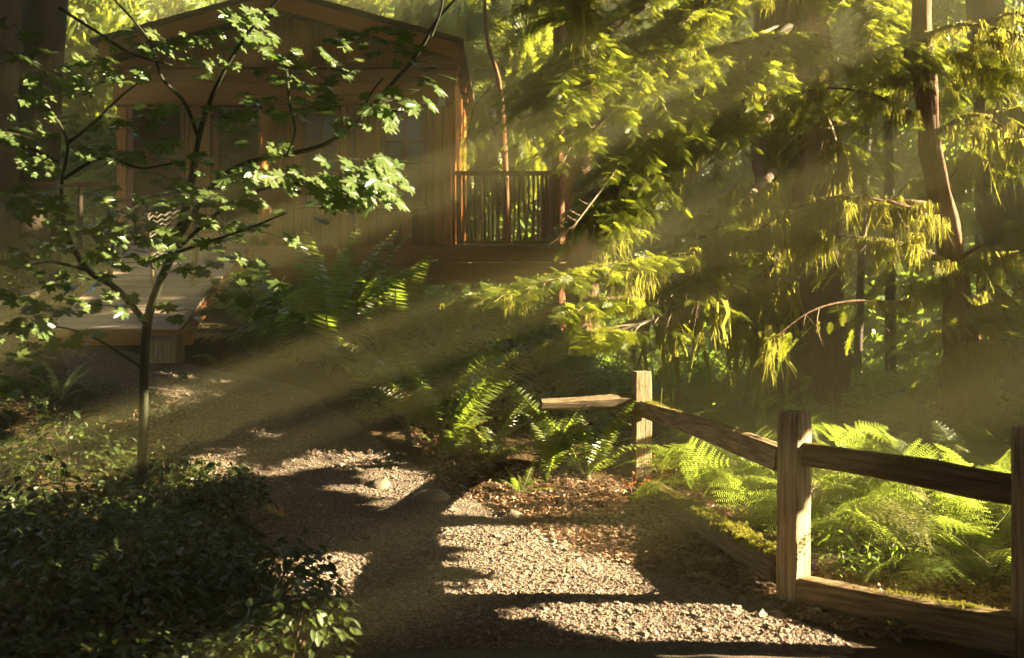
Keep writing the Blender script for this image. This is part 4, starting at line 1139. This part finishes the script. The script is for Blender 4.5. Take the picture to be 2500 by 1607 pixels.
def sword_fern(loc, label, n=13, size=.8, name='sword_fern', seed=0, toward=None, group='sword ferns by the path', lift=0, upright=False):
    r = np.random.default_rng(seed)
    t = empty(name, loc, label, 'fern', group)
    for k in range(n):
        az = 2 * math.pi * (k + r.uniform(-.3, .3)) / n if toward is None or k % 3 == 0 else R(toward) + r.normal(0, .8)
        put('frond', FR[(0, 1, 4)[r.integers(0, 3)]] if upright else FR[r.integers(0, len(FR))], t, (0, 0, lift), (r.normal(0, .22), r.normal(0, .12) - (.15 if upright else 0), az), float(size * r.uniform(.7, 1.15)))
    return t
def gpt(px, py): return hit(px, py)
ferns = [
 ((800, 925), 'large dark sword fern in front of the cabin floor beams', 26, 1.75, 1, 75),
 ((720, 900), 'sword fern at the left of the dark clump under the cabin', 18, 1.45, 2, 120),
 ((940, 900), 'sword fern with long arching fronds at the right of the dark clump', 18, 1.5, 3, 40),
 ((1085, 1095), 'brightly lit sword fern beside the bend of the path', 28, 1.35, 4, 60),
 ((1000, 1050), 'lit sword fern just left of the brightest fern', 16, 1.1, 5, 90),
 ((1190, 1140), 'small drooping sword fern on the gravel side of the bright fern', 9, .8, 6, -40),
 ((1335, 1180), 'upright yellow green fern left of the far fence post', 8, .8, 7, 90),
 ((1430, 1170), 'arching fern at the foot of the far fence post', 11, 1.0, 8, 50),
 ((1270, 1215), 'small silvery fern at the corner of the gravel', 7, .35, 9, 120),
 ((1620, 1080), 'sword fern right behind the far fence post', 13, .95, 10, 60),
 ((1790, 1090), 'tall sword fern with one long frond leaning right before the huge trunk', 15, 1.4, 11, 50),
 ((1900, 1080), 'pale sword fern behind the near fence post', 11, .9, 12, 20),
 ((2230, 1130), 'sword fern in half shade left of the stringy tree base', 12, .7, 13, 160),
 ((2420, 1180), 'dark sword fern at the foot of the right edge trunk', 11, .7, 14, 120),
 ((2330, 1340), 'sword fern with hanging fronds behind the lower right rail', 12, .65, 15, 150),
 ((2470, 1290), 'pale frond fern by the last fence post', 8, .5, 16, 150),
 ((540, 900), 'small sword fern beside the timber block', 9, .5, 17, 60),
 ((150, 980), 'single small fern in the dark at the left', 6, .5, 18, 30),
 ((620, 880), 'low sword fern under the wire railing', 10, .6, 19, 90),
 ((1090, 1120), 'sword fern low over the gravel in front of the bright ferns', 12, .7, 24, 60),
 ((1010, 1000), 'dim sword fern between the dark clump and the bright fern', 10, .6, 20, 90),
 ((2020, 1110), 'sword fern in shade right of the near fence post top', 10, .6, 23, 90),
]
for (p, lab, n, sz, sd, tw) in ferns: sword_fern(gpt(*p), lab, n, sz, seed=sd, toward=tw, upright=sd in (1, 3, 4, 5, 7, 11))

def bracken(loc, label, n, size, seed):
    r = np.random.default_rng(seed); t = empty('bracken', loc, label, 'fern', 'bracken behind the fence')
    for k in range(n):
        az = r.uniform(0, 6.28); s_ = float(size * r.uniform(.7, 1.1))
        h = .42 * s_ + r.uniform(0, .22)
        put('frond', BR[r.integers(0, 3)], t, (math.cos(az)*.05, math.sin(az)*.05, h), (r.normal(0, .45), r.normal(.0, .4), az), s_)
    return t
bk = [((1640,1230),'bracken reaching over the mossy low rail near the far post'),((1720,1200),'bracken left of the mossy low rail middle'),((1800,1260),'bright bracken behind the mossy low rail'),
      ((1850,1180),'bracken just left of the near fence post'),((1990,1330),'bracken just right of the near fence post near the ground'),((2010,1220),'bright bracken right of the near post under the top rail'),
      ((2100,1300),'bracken below the middle of the right top rail'),((2180,1220),'bracken touching the underside of the right top rail'),((2250,1330),'half shaded bracken above the lower right rail'),
      ((2350,1240),'dark bracken under the right end of the top rail'),((1760,1120),'bracken behind the sloping top rail'),((1620,1150),'bracken at the right foot of the far post'),((2080,1140),'bracken behind the right top rail in sun'),((2220,1090),'flat bracken tier before the stringy tree base'),((1900,1330),'bracken hiding the foot of the near post')]
for k, (p, lab) in enumerate(bk): bracken(gpt(*p), lab, 8, .50, 200 + k)
# the mass between the plants one can tell apart
r = np.random.default_rng(44)
x = r.uniform(1.5, 6, 900); y = r.uniform(5.0, 11, 900)
k = (x > 1.75 + np.clip(8.7 - y, 0, 4) * .07) & (x < .6 * y) & ~((y < 5.6) & (x < 2.2))
x, y = x[k], y[k]
P = np.stack([x, y, terrain(x, y) + r.uniform(.12, .52, len(x))], 1)
scatter('bracken_mass', P, np.stack([r.normal(0, .45, len(x)), r.normal(.0, .4, len(x)), r.uniform(0, 6.28, len(x))], 1), r.uniform(.3, .55, len(x)), BR[0])

def fern_mass(xr, yr, n, seed, keep=None):
    r = np.random.default_rng(seed); x = r.uniform(*xr, n); y = r.uniform(*yr, n)
    if keep is not None: k = keep(x, y); x, y = x[k], y[k]
    P = []; Rt = []; Sc = []
    for a_, b_ in zip(x, y):
        z = float(terrain(a_, b_)); s_ = r.uniform(.45, .85)
        for q in range(8): P.append((a_ + r.normal(0, .04), b_ + r.normal(0, .04), z)); Rt.append((r.normal(0, .2), r.normal(0, .15), q * .785 + r.normal(0, .3))); Sc.append(s_ * r.uniform(.7, 1.1))
    P, Rt, Sc = np.array(P), np.array(Rt), np.array(Sc)
    for k in range(3): scatter('fern_mass', P[k::3], Rt[k::3], Sc[k::3], FR[k + 1])
fern_mass((2.0, 9), (8.6, 17), 210, 401, lambda x, y: (x < .56 * y) & (np.hypot(x - hb[0], y - hb[1]) > .9))
fern_mass((-2.2, 1.2), (9.6, 14), 60, 402, lambda x, y: x > -1.9 + (y - 9.6) * -.3)
# fallen logs on the forest floor
for (a_, b_, rad_, lab_) in [((2.6, 10.9), (5.2, 9.6), .16, 'mossy fallen log between the huge hemlock and the stringy tree base'), ((4.3, 14.0), (7.5, 12.8), .2, 'rotting log on the forest floor deep at the right')]:
    p0 = np.array([a_[0], a_[1], terrain(*a_) + rad_ * .7]); p1 = np.array([b_[0], b_[1], terrain(*b_) + rad_ * .7])
    lg = empty('fallen_log', p0, lab_, 'log'); MB().tube(resample([p0, (p0 + p1) / 2 + [0, 0, .03], p1], 20) - p0, [rad_, rad_ * .8], 20, .25, 7).build('trunk', M['bark'], lg, smooth=True)
    q = 260; f_ = rng.uniform(0, 1, q)[:, None]; PP = p0 * (1 - f_) + p1 * f_ + np.stack([rng.normal(0, .05, q), rng.normal(0, .07, q), np.full(q, rad_ * .85)], 1)
    scatter('moss', PP, np.stack([rng.normal(0, .3, q), rng.normal(0, .3, q), rng.uniform(0, 6.28, q)], 1), rng.uniform(.15, .45, q), MOSS[0], lg)

# ------------------------------------------------------------------ leaf litter
LT = clump_mesh('litter_piece', M['litter'], 9, .05, .045, .15, 31)
NDL = clump_mesh('litter_needles', M['litter'], 16, .06, .05, .1, 32, False)
def litter(poly, n, src, sc, seed, dz=.012, name='leaf_litter'):
    r = np.random.default_rng(seed); poly = np.array(poly, float); P = []
    x0, y0 = poly.min(0); x1, y1 = poly.max(0)
    while len(P) < n:
        px, py = r.uniform(x0, x1), r.uniform(y0, y1); c = False; j = len(poly) - 1
        for i in range(len(poly)):
            if (poly[i][1] > py) != (poly[j][1] > py) and px < (poly[j][0]-poly[i][0])*(py-poly[i][1])/(poly[j][1]-poly[i][1])+poly[i][0]: c = not c
            j = i
        if c:
            dx = (px - 1250) / F; dzz = (py - HOR) / F; yy = EYE / dzz
            for _ in range(6): yy = (EYE - float(terrain(dx*yy, yy))) / dzz
            P.append((dx*yy, yy, float(terrain(dx*yy, yy)) + dz + r.uniform(0, .02)))
    P = np.array(P)
    scatter(name, P, np.stack([r.normal(0, .35, n), r.normal(0, .35, n), r.uniform(0, 6.28, n)], 1), r.uniform(.6, 1.4, n) * sc, src)
band = [(1180,1220),(1330,1190),(1700,1200),(1960,1400),(2200,1420),(2480,1500),(2480,1560),(2150,1560),(1900,1500),(1600,1400),(1400,1350),(1250,1280)]
litter([(640,1300),(1250,1200),(1500,1370),(2000,1520),(2000,1607),(800,1607)], 260, NDL, .4, 9); litter(band, 900, LT, .5, 1); litter(band, 4200, NDL, .55, 2)
litter([(1970,1380),(2480,1450),(2480,1500),(1970,1440)], 500, LT, .6, 3)
litter([(900,1120),(1200,1120),(1300,1230),(1100,1230)], 700, NDL, .55, 4)

# leaves one can pick out
def maple_outline(seed=0, lobes=7):
    r = np.random.default_rng(seed); pts = []
    A = np.radians([-118, -78, -38, 0, 38, 78, 118]) if lobes == 7 else np.radians([-75, -38, 0, 38, 75])
    LN = [.55, .82, .95, 1.05, .95, .82, .55] if lobes == 7 else [.6, .9, 1.05, .9, .6]
    pts.append((-.08, -.05))
    for i, (a, l) in enumerate(zip(A, LN)):
        l *= r.uniform(.92, 1.06)
        for (da, f) in ((-.24, .64), (-.20, .78), (-.10, .84), (0, 1.0), (.10, .84), (.20, .78), (.24, .64)):
            pts.append((math.cos(a + da) * l * f, math.sin(a + da) * l * f))
        if i < len(A) - 1:
            m = (a + A[i+1]) / 2; pts.append((math.cos(m) * .56, math.sin(m) * .56))
    pts.append((-.08, .05))
    return pts
def maple_leaf_mesh(name, mat, seed, fold=.12, droop=.25, crumple=0.0):
    r = np.random.default_rng(seed + 77)
    o = maple_outline(seed); V = [(0, 0, 0)]
    for (x, y) in o:
        rr = math.hypot(x, y); z = -droop * rr * rr * .5 + fold * abs(math.sin(3.5 * math.atan2(y, x))) * rr * .35 + r.normal(0, crumple + .008)
        V.append((x, y, z))
    n = len(o); Fc = [(0, i + 1, i + 2) for i in range(n - 1)]
    b = len(V); V += [(-.75, -.010, .04), (-.75, .010, .04), (0, .012, 0), (0, -.012, 0)]; Fc.append((b, b+3, b+2, b+1))
    return mesh_data(name, V, Fc, mat)
ML = [maple_leaf_mesh('leaf', M['maple'], k, droop=.1 + .15 * k) for k in range(4)]
yl = empty('maple_leaf', hit(685, 1278) + [0, 0, .05], 'big curled yellow maple leaf lying alone on the dark gravel', 'leaf')
put('blade', maple_leaf_mesh('blade', M['yellow_leaf'], 11, .3, -.9, .05), yl, (0, 0, 0), (R(14), R(-16), R(200)), .15)
for k, (px, py, lab, mt, s_, cr) in enumerate([(1655, 1345, 'pale fallen leaf left of the mossy low rail', 'litter', .06, .06), (1590, 1365, 'pale fallen leaf on the edge of the gravel', 'litter', .05, .05), (1870, 1440, 'white looking fallen leaf against the foot of the near post', 'litter', .055, .05),
                                (1835, 1385, 'small pale leaf leaning on the mossy low rail', 'litter', .045, .05), (1250, 1262, 'curled brown leaf at the bend of the path', 'litter', .075, .10)]):
    o = empty('fallen_leaf', hit(px, py) + [0, 0, .045], lab, 'leaf', 'single fallen leaves by the fence')
    put('blade', maple_leaf_mesh('blade', M[mt], 20 + k, .3, -.6, cr), o, (0, 0, 0), (R(random.uniform(-15, 15)), R(random.uniform(-15, 15)), random.uniform(0, 6)), s_)

# ------------------------------------------------------------------ rocks along the path
def rock(px, py, w, h, label, seed):
    r = np.random.default_rng(seed); p = hit(px, py)
    V = []; Fc = []; n1, n2 = 9, 14
    for i in range(n1 + 1):
        th = math.pi * i / n1 * .5
        for j in range(n2):
            ph = 2 * math.pi * j / n2
            q = 1 + .22 * (float(vnoise(math.cos(ph) * 1.6 + seed, math.sin(ph) * 1.6 + th, seed)) - .5)
            V.append((math.cos(ph) * math.cos(th) * w * q, math.sin(ph) * math.cos(th) * w * .7 * q, math.sin(th) * h * q - .03))
    for i in range(n1):
        for j in range(n2): Fc.append((i*n2+j, i*n2+(j+1)%n2, (i+1)*n2+(j+1)%n2, (i+1)*n2+j))
    o = put('rock', mesh_data('rock', V, Fc, M['rock'], True), None, p, (0, 0, r.uniform(0, 3))); tag(o, label, 'rock', 'stones edging the gravel path')
rock(930, 1190, .17, .10, 'upper rounded stone half sunk beside the path', 1)
rock(1055, 1222, .20, .12, 'largest rounded stone at the bend of the path', 2)
rock(1085, 1250, .14, .07, 'flat stone below the largest rounded stone', 3)
rock(1245, 1265, .12, .09, 'angular stone at the corner where the litter begins', 4)
rock(1400, 1302, .26, .04, 'long low stone along the gravel edge', 5)
rock(870, 1150, .12, .07, 'small stone beyond the upper rounded stone', 6)

# red-leaved sprigs near far post
def sprig(px, py, label, n, size, mat, seed, name='seedling', spread=.16, hgt=.22, cat='plant'):
    r = np.random.default_rng(seed); p = hit(px, py); t = empty(name, p, label, cat)
    mb = MB(); lv = mesh_data('leaf', [(0,0,0),(.4,.22,.04),(1,0,-.05),(.4,-.22,.04)], [(0,1,2,3)], mat)
    for k in range(n):
        a = r.uniform(0, 6.28); q = np.array([math.cos(a)*spread*r.uniform(.1,1), math.sin(a)*spread*r.uniform(.1,1), hgt*r.uniform(.4,1)])
        mb.tube(resample([(0,0,0), q*.5 + [0,0,.03], q], 4), [.003, .0015], 3)
        for j in range(4): put('leaf', lv, t, q * (1 - j*.13), (r.normal(0,.5), r.normal(0,.5), r.uniform(0,6.28)), float(size*r.uniform(.7,1.2)))
    mb.build('stem', M['twig'], t)
sprig(1545, 1215, 'orange red leafy plant at the left foot of the far fence post', 16, .045, M['red_leaf'], 1, 'red_shrub', .28, .22)
sprig(1620, 1190, 'orange red leafy plant at the right foot of the far fence post', 14, .045, M['red_leaf'], 2, 'red_shrub', .22, .30)
sprig(1330, 1235, 'reddish dead sprig beside the corner stone', 9, .04, M['red_leaf'], 3, 'red_shrub', .2, .06)
sprig(2185, 1560, 'small green seedling on the gravel below the lower right rail', 5, .05, M['salal'], 4, 'seedling', .06, .12)
sprig(2120, 1430, 'bright green seedling behind the lower right rail', 9, .06, M['broad'], 5, 'seedling', .12, .25)
sprig(2290, 1440, 'broad leaved plant behind the lower right rail', 10, .075, M['broad'], 6, 'seedling', .2, .18)
sprig(745, 1075, 'small reddish sprig glowing in the haze over the path', 8, .035, M['red_leaf'], 7, 'red_shrub', .12, .12)
sprig(1010, 1010, 'twiggy shrub with tiny bright leaves left of the bright fern', 26, .035, M['broad'], 8, 'shrub', .35, .6)

# ------------------------------------------------------------------ vine maple in the foreground
vb = hit(342, 1235); vb[2] -= .05
vm = empty('vine_maple', vb, 'vine maple with thin dark stems and layered lobed leaves in the left foreground', 'tree')
vl = np.array(vm.location); D0 = vb[1]
def vb_line(pts, ds): return [W(px, py, d) for (px, py), d in zip(pts, np.linspace(ds[0], ds[1], len(pts)))]
VB = [
 ('trunk', [(342,1235),(350,1050),(352,900),(360,785),(385,700),(420,620),(455,500),(475,400)], (D0, 5.4), [.036,.033,.030,.027,.024,.019]),
 ('branch', [(475,400),(488,325),(520,230),(575,125),(640,40),(720,-40)], (5.4, 5.0), [.018,.013,.010,.007]),
 ('branch', [(484,335),(450,250),(395,190),(370,110),(330,55),(270,-10)], (5.4, 5.1), [.012,.008,.005]),
 ('branch', [(432,590),(520,450),(600,398),(700,378),(800,350),(880,290),(950,212),(1020,132),(1060,60),(1110,0),(1160,-50)], (5.5, 4.8), [.015,.013,.012,.010,.006]),
 ('branch', [(1052,90),(1075,30),(1085,-30)], (4.9, 4.8), [.008,.005]),
 ('branch', [(880,290),(905,230),(935,190)], (4.95, 4.9), [.006,.004]),
 ('branch', [(358,790),(285,705),(215,660),(160,560),(150,450),(165,350),(120,270),(50,240)], (5.6, 5.2), [.018,.015,.011,.008,.005]),
 ('branch', [(165,350),(230,300),(285,245),(340,200)], (5.35, 5.1), [.010,.005]),
 ('branch', [(150,440),(250,385),(340,410),(420,400)], (5.4, 5.1), [.010,.005]),
 ('branch', [(-60,340),(60,360),(140,395)], (5.0, 5.3), [.008,.010]),
 ('branch', [(145,20),(240,80),(320,130),(420,160)], (5.0, 5.0), [.008,.006]),
 ('branch', [(700,170),(708,260),(720,320),(700,380)], (5.0, 5.0), [.008,.005]),
 ('branch', [(360,640),(480,600),(600,560),(700,520)], (5.5, 4.7), [.012,.004]),
 ('branch', [(420,620),(560,500),(700,450),(860,470),(930,480)], (5.5, 4.6), [.012,.004]),
 ('branch', [(215,660),(120,640),(30,660)], (5.4, 5.0), [.010,.004]),
 ('branch', [(350,900),(220,820),(100,790)], (5.6, 5.1), [.010,.004]),
]
for nm, pts, ds, rad in VB:
    MB().tube(resample(vb_line(pts, ds), 24) - vl, rad, 8, .15, len(pts)).build(nm, M['bark_maple'], vm, smooth=True)
clus = [(560,60,5),(640,45,5),(500,100,5),(420,110,6),(330,90,5),(620,95,5),(520,170,4),(665,150,4),(690,190,2),(860,100,5),(950,85,5),(1010,150,4),(820,160,4),(780,185,4),(1045,205,4),(960,245,5),
 (560,290,5),(640,265,5),(620,310,4),(730,275,4),(800,240,5),(860,300,4),(970,285,4),(360,280,5),(300,310,4),(400,350,5),(350,385,5),(480,390,5),(250,370,5),(150,300,5),(60,140,5),(130,180,5),(200,150,5),(260,200,5),
 (100,400,5),(50,330,5),(620,435,6),(700,430,8),(760,450,8),(850,470,9),(900,452,8),(935,475,5),(820,505,8),(880,430,6),(500,480,6),(560,500,5),(440,500,6),(350,500,6),(600,560,4),(560,640,5),(640,690,4),(660,745,4),(480,545,4),
 (400,590,6),(310,560,6),(200,560,6),(120,600,6),(60,640,6),(150,700,6),(250,745,6),(100,780,6),(40,800,6),(700,375,4),(900,390,4),(1000,400,4),(20,500,6),(80,480,5),(230,470,5),(60,870,6),(180,820,5),(30,60,4),
 (560,700,5),(330,640,6),(450,660,5),(520,590,4),(430,760,4),(10,720,5),(110,520,5),(270,620,5),(20,940,4),(120,230,5),(740,210,4),(600,230,4),(420,440,5)]
r = np.random.default_rng(33); cnt = 0; SP = []; SR = []; SS = []; pet = MB()
def leaf_rot(nrm, a):
    z = Vector(nrm).normalized(); x = Vector((math.cos(a), math.sin(a), 0)); x = (x - z * x.dot(z)).normalized(); y = z.cross(x)
    return Matrix((x, y, z)).transposed().to_euler('XYZ')
for (px, py, n) in clus:
    d0 = float(np.interp(px, [0, 400, 950, 1100], [5.0, 5.3, 4.6, 4.8])) + r.normal(0, .12)
    c = W(px, py, d0)
    az0 = r.uniform(0, 6.28)
    for k in range(int(n * 2.3)):
        a = az0 + k * 2.4
        q = W(px + r.normal(0, 42), py + r.normal(0, 14), d0 + r.normal(0, .14))
        sunny = bool(is_gap(np.array([q @ U]), np.array([q @ Vv]))[0])
        nrm = np.array([r.normal(.1, .3), r.normal(-.55, .30), 1.0]) + (Sv * 1.6 + np.array([0, -.7, 0]) if sunny else 0)
        rot = tuple(leaf_rot(nrm, a))
        s_ = float(r.uniform(.042, .088))
        if cnt < 296 and (sunny or r.random() < .6): put('leaf', ML[r.integers(0, 4)], vm, q - vl, rot, s_); cnt += 1
        else: SP.append(q); SR.append(rot); SS.append(s_)
        if r.random() < .4: pet.tube(np.array([c, (c + q) / 2 + [0, 0, .01], q]) - vl, [.0022, .001], 3)
pet.build('twigs', M['bark_maple'], vm)['kind'] = 'stuff'
scatter('leaves', np.array(SP), np.array(SR), np.array(SS), ML[1], vm)

# ------------------------------------------------------------------ dark undergrowth, bottom left
def salal_leaf(name):
    return mesh_data(name, [(0,0,0),(.25,.2,.05),(.6,.26,.03),(.85,.13,-.04),(1.02,0,-.1),(.85,-.13,-.04),(.6,-.26,.03),(.25,-.2,.05),(.5,0,-.03)],
                     [(0,1,8),(1,2,8),(2,3,8),(3,4,8),(4,5,8),(5,6,8),(6,7,8),(7,0,8)], M['salal'])
SL = salal_leaf('leaf')
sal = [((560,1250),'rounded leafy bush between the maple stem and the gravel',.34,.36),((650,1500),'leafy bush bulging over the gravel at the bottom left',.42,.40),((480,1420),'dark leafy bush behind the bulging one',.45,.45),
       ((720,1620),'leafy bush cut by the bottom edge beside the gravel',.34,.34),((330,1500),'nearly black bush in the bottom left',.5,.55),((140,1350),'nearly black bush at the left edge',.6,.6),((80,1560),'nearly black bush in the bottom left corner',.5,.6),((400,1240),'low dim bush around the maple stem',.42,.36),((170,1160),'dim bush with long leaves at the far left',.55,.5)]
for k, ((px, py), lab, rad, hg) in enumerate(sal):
    r = np.random.default_rng(300 + k); p = hit(px, min(py, 1600)); t = empty('leafy_shrub', p, lab, 'shrub', 'leafy shrubs left of the path')
    stm = MB(); Pp = []; Rt = []; Sc = []
    for i in range(430):
        u = r.uniform(0, 6.28); v = math.acos(r.uniform(0.0, 1)); q = r.uniform(.55, 1.0)
        pos = np.array([math.cos(u)*math.sin(v)*rad*q, math.sin(u)*math.sin(v)*rad*q, math.cos(v)*hg*q + .03]) * (1 + .25*(float(vnoise(u*1.5, v*3, k)) - .5))
        rot = (r.normal(0, .35), r.normal(.25, .35), u + r.normal(0, .8)); s_ = float(r.uniform(.045, .085))
        if i < 28 and q > .85 and k < 7: put('leaf', SL, t, pos, rot, s_)
        else: Pp.append(pos + np.array(t.location)); Rt.append(rot); Sc.append(s_)
        if i % 18 == 0: stm.tube(resample([(0,0,0), pos*.5 + [0,0,.05], pos], 5), [.006, .002], 4)
    stm.build('stems', M['bark_dark'], t)
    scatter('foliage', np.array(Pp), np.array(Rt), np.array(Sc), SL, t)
r = np.random.default_rng(91)
def left_bank(x, y): return ~((x < np.interp(y, [3, 4.5, 5.7, 7.1, 9.5], [-1.2, -1.0, -1.4, -2.0, -3.2]) - .1))
SALC = clump_mesh('dark_clump', M['salal'], 60, .22, .055, seed=19)  # darker leaves stand in for shade on the left bank
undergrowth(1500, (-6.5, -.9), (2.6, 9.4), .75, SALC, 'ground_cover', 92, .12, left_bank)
undergrowth(500, (-1.6, 1.0), (9.3, 12.5), .7, BROADS, 'ground_cover', 93, .12)
undergrowth(450, (1.9, 6.0), (5.6, 11), .8, BROADS, 'ground_cover', 94, .15)

litter([(0,1180),(420,1150),(640,1300),(740,1500),(760,1606),(0,1606)], 500, LT, .7, 19, .05)
# ------------------------------------------------------------------ haze
hz = put('haze', mesh_data('haze', [(a, b, c) for a in (-24, 24) for b in (-8, 42) for c in (-1.2, 13.7)], [(0,1,3,2),(4,6,7,5),(0,4,5,1),(2,3,7,6),(0,2,6,4),(1,5,7,3)], None))
m = bpy.data.materials.new('haze'); m.use_nodes = True; nt = m.node_tree
nt.nodes.remove(nt.nodes['Principled BSDF'])
pv = nt.nodes.new('ShaderNodeVolumePrincipled')
pv.inputs['Color'].default_value = (.97, .90, .46, 1); pv.inputs['Density'].default_value = .0100; pv.inputs['Anisotropy'].default_value = -0.3
nt.links.new(pv.outputs[0], nt.nodes['Material Output'].inputs['Volume'])
hz.data.materials.append(m); hz['kind'] = 'stuff'
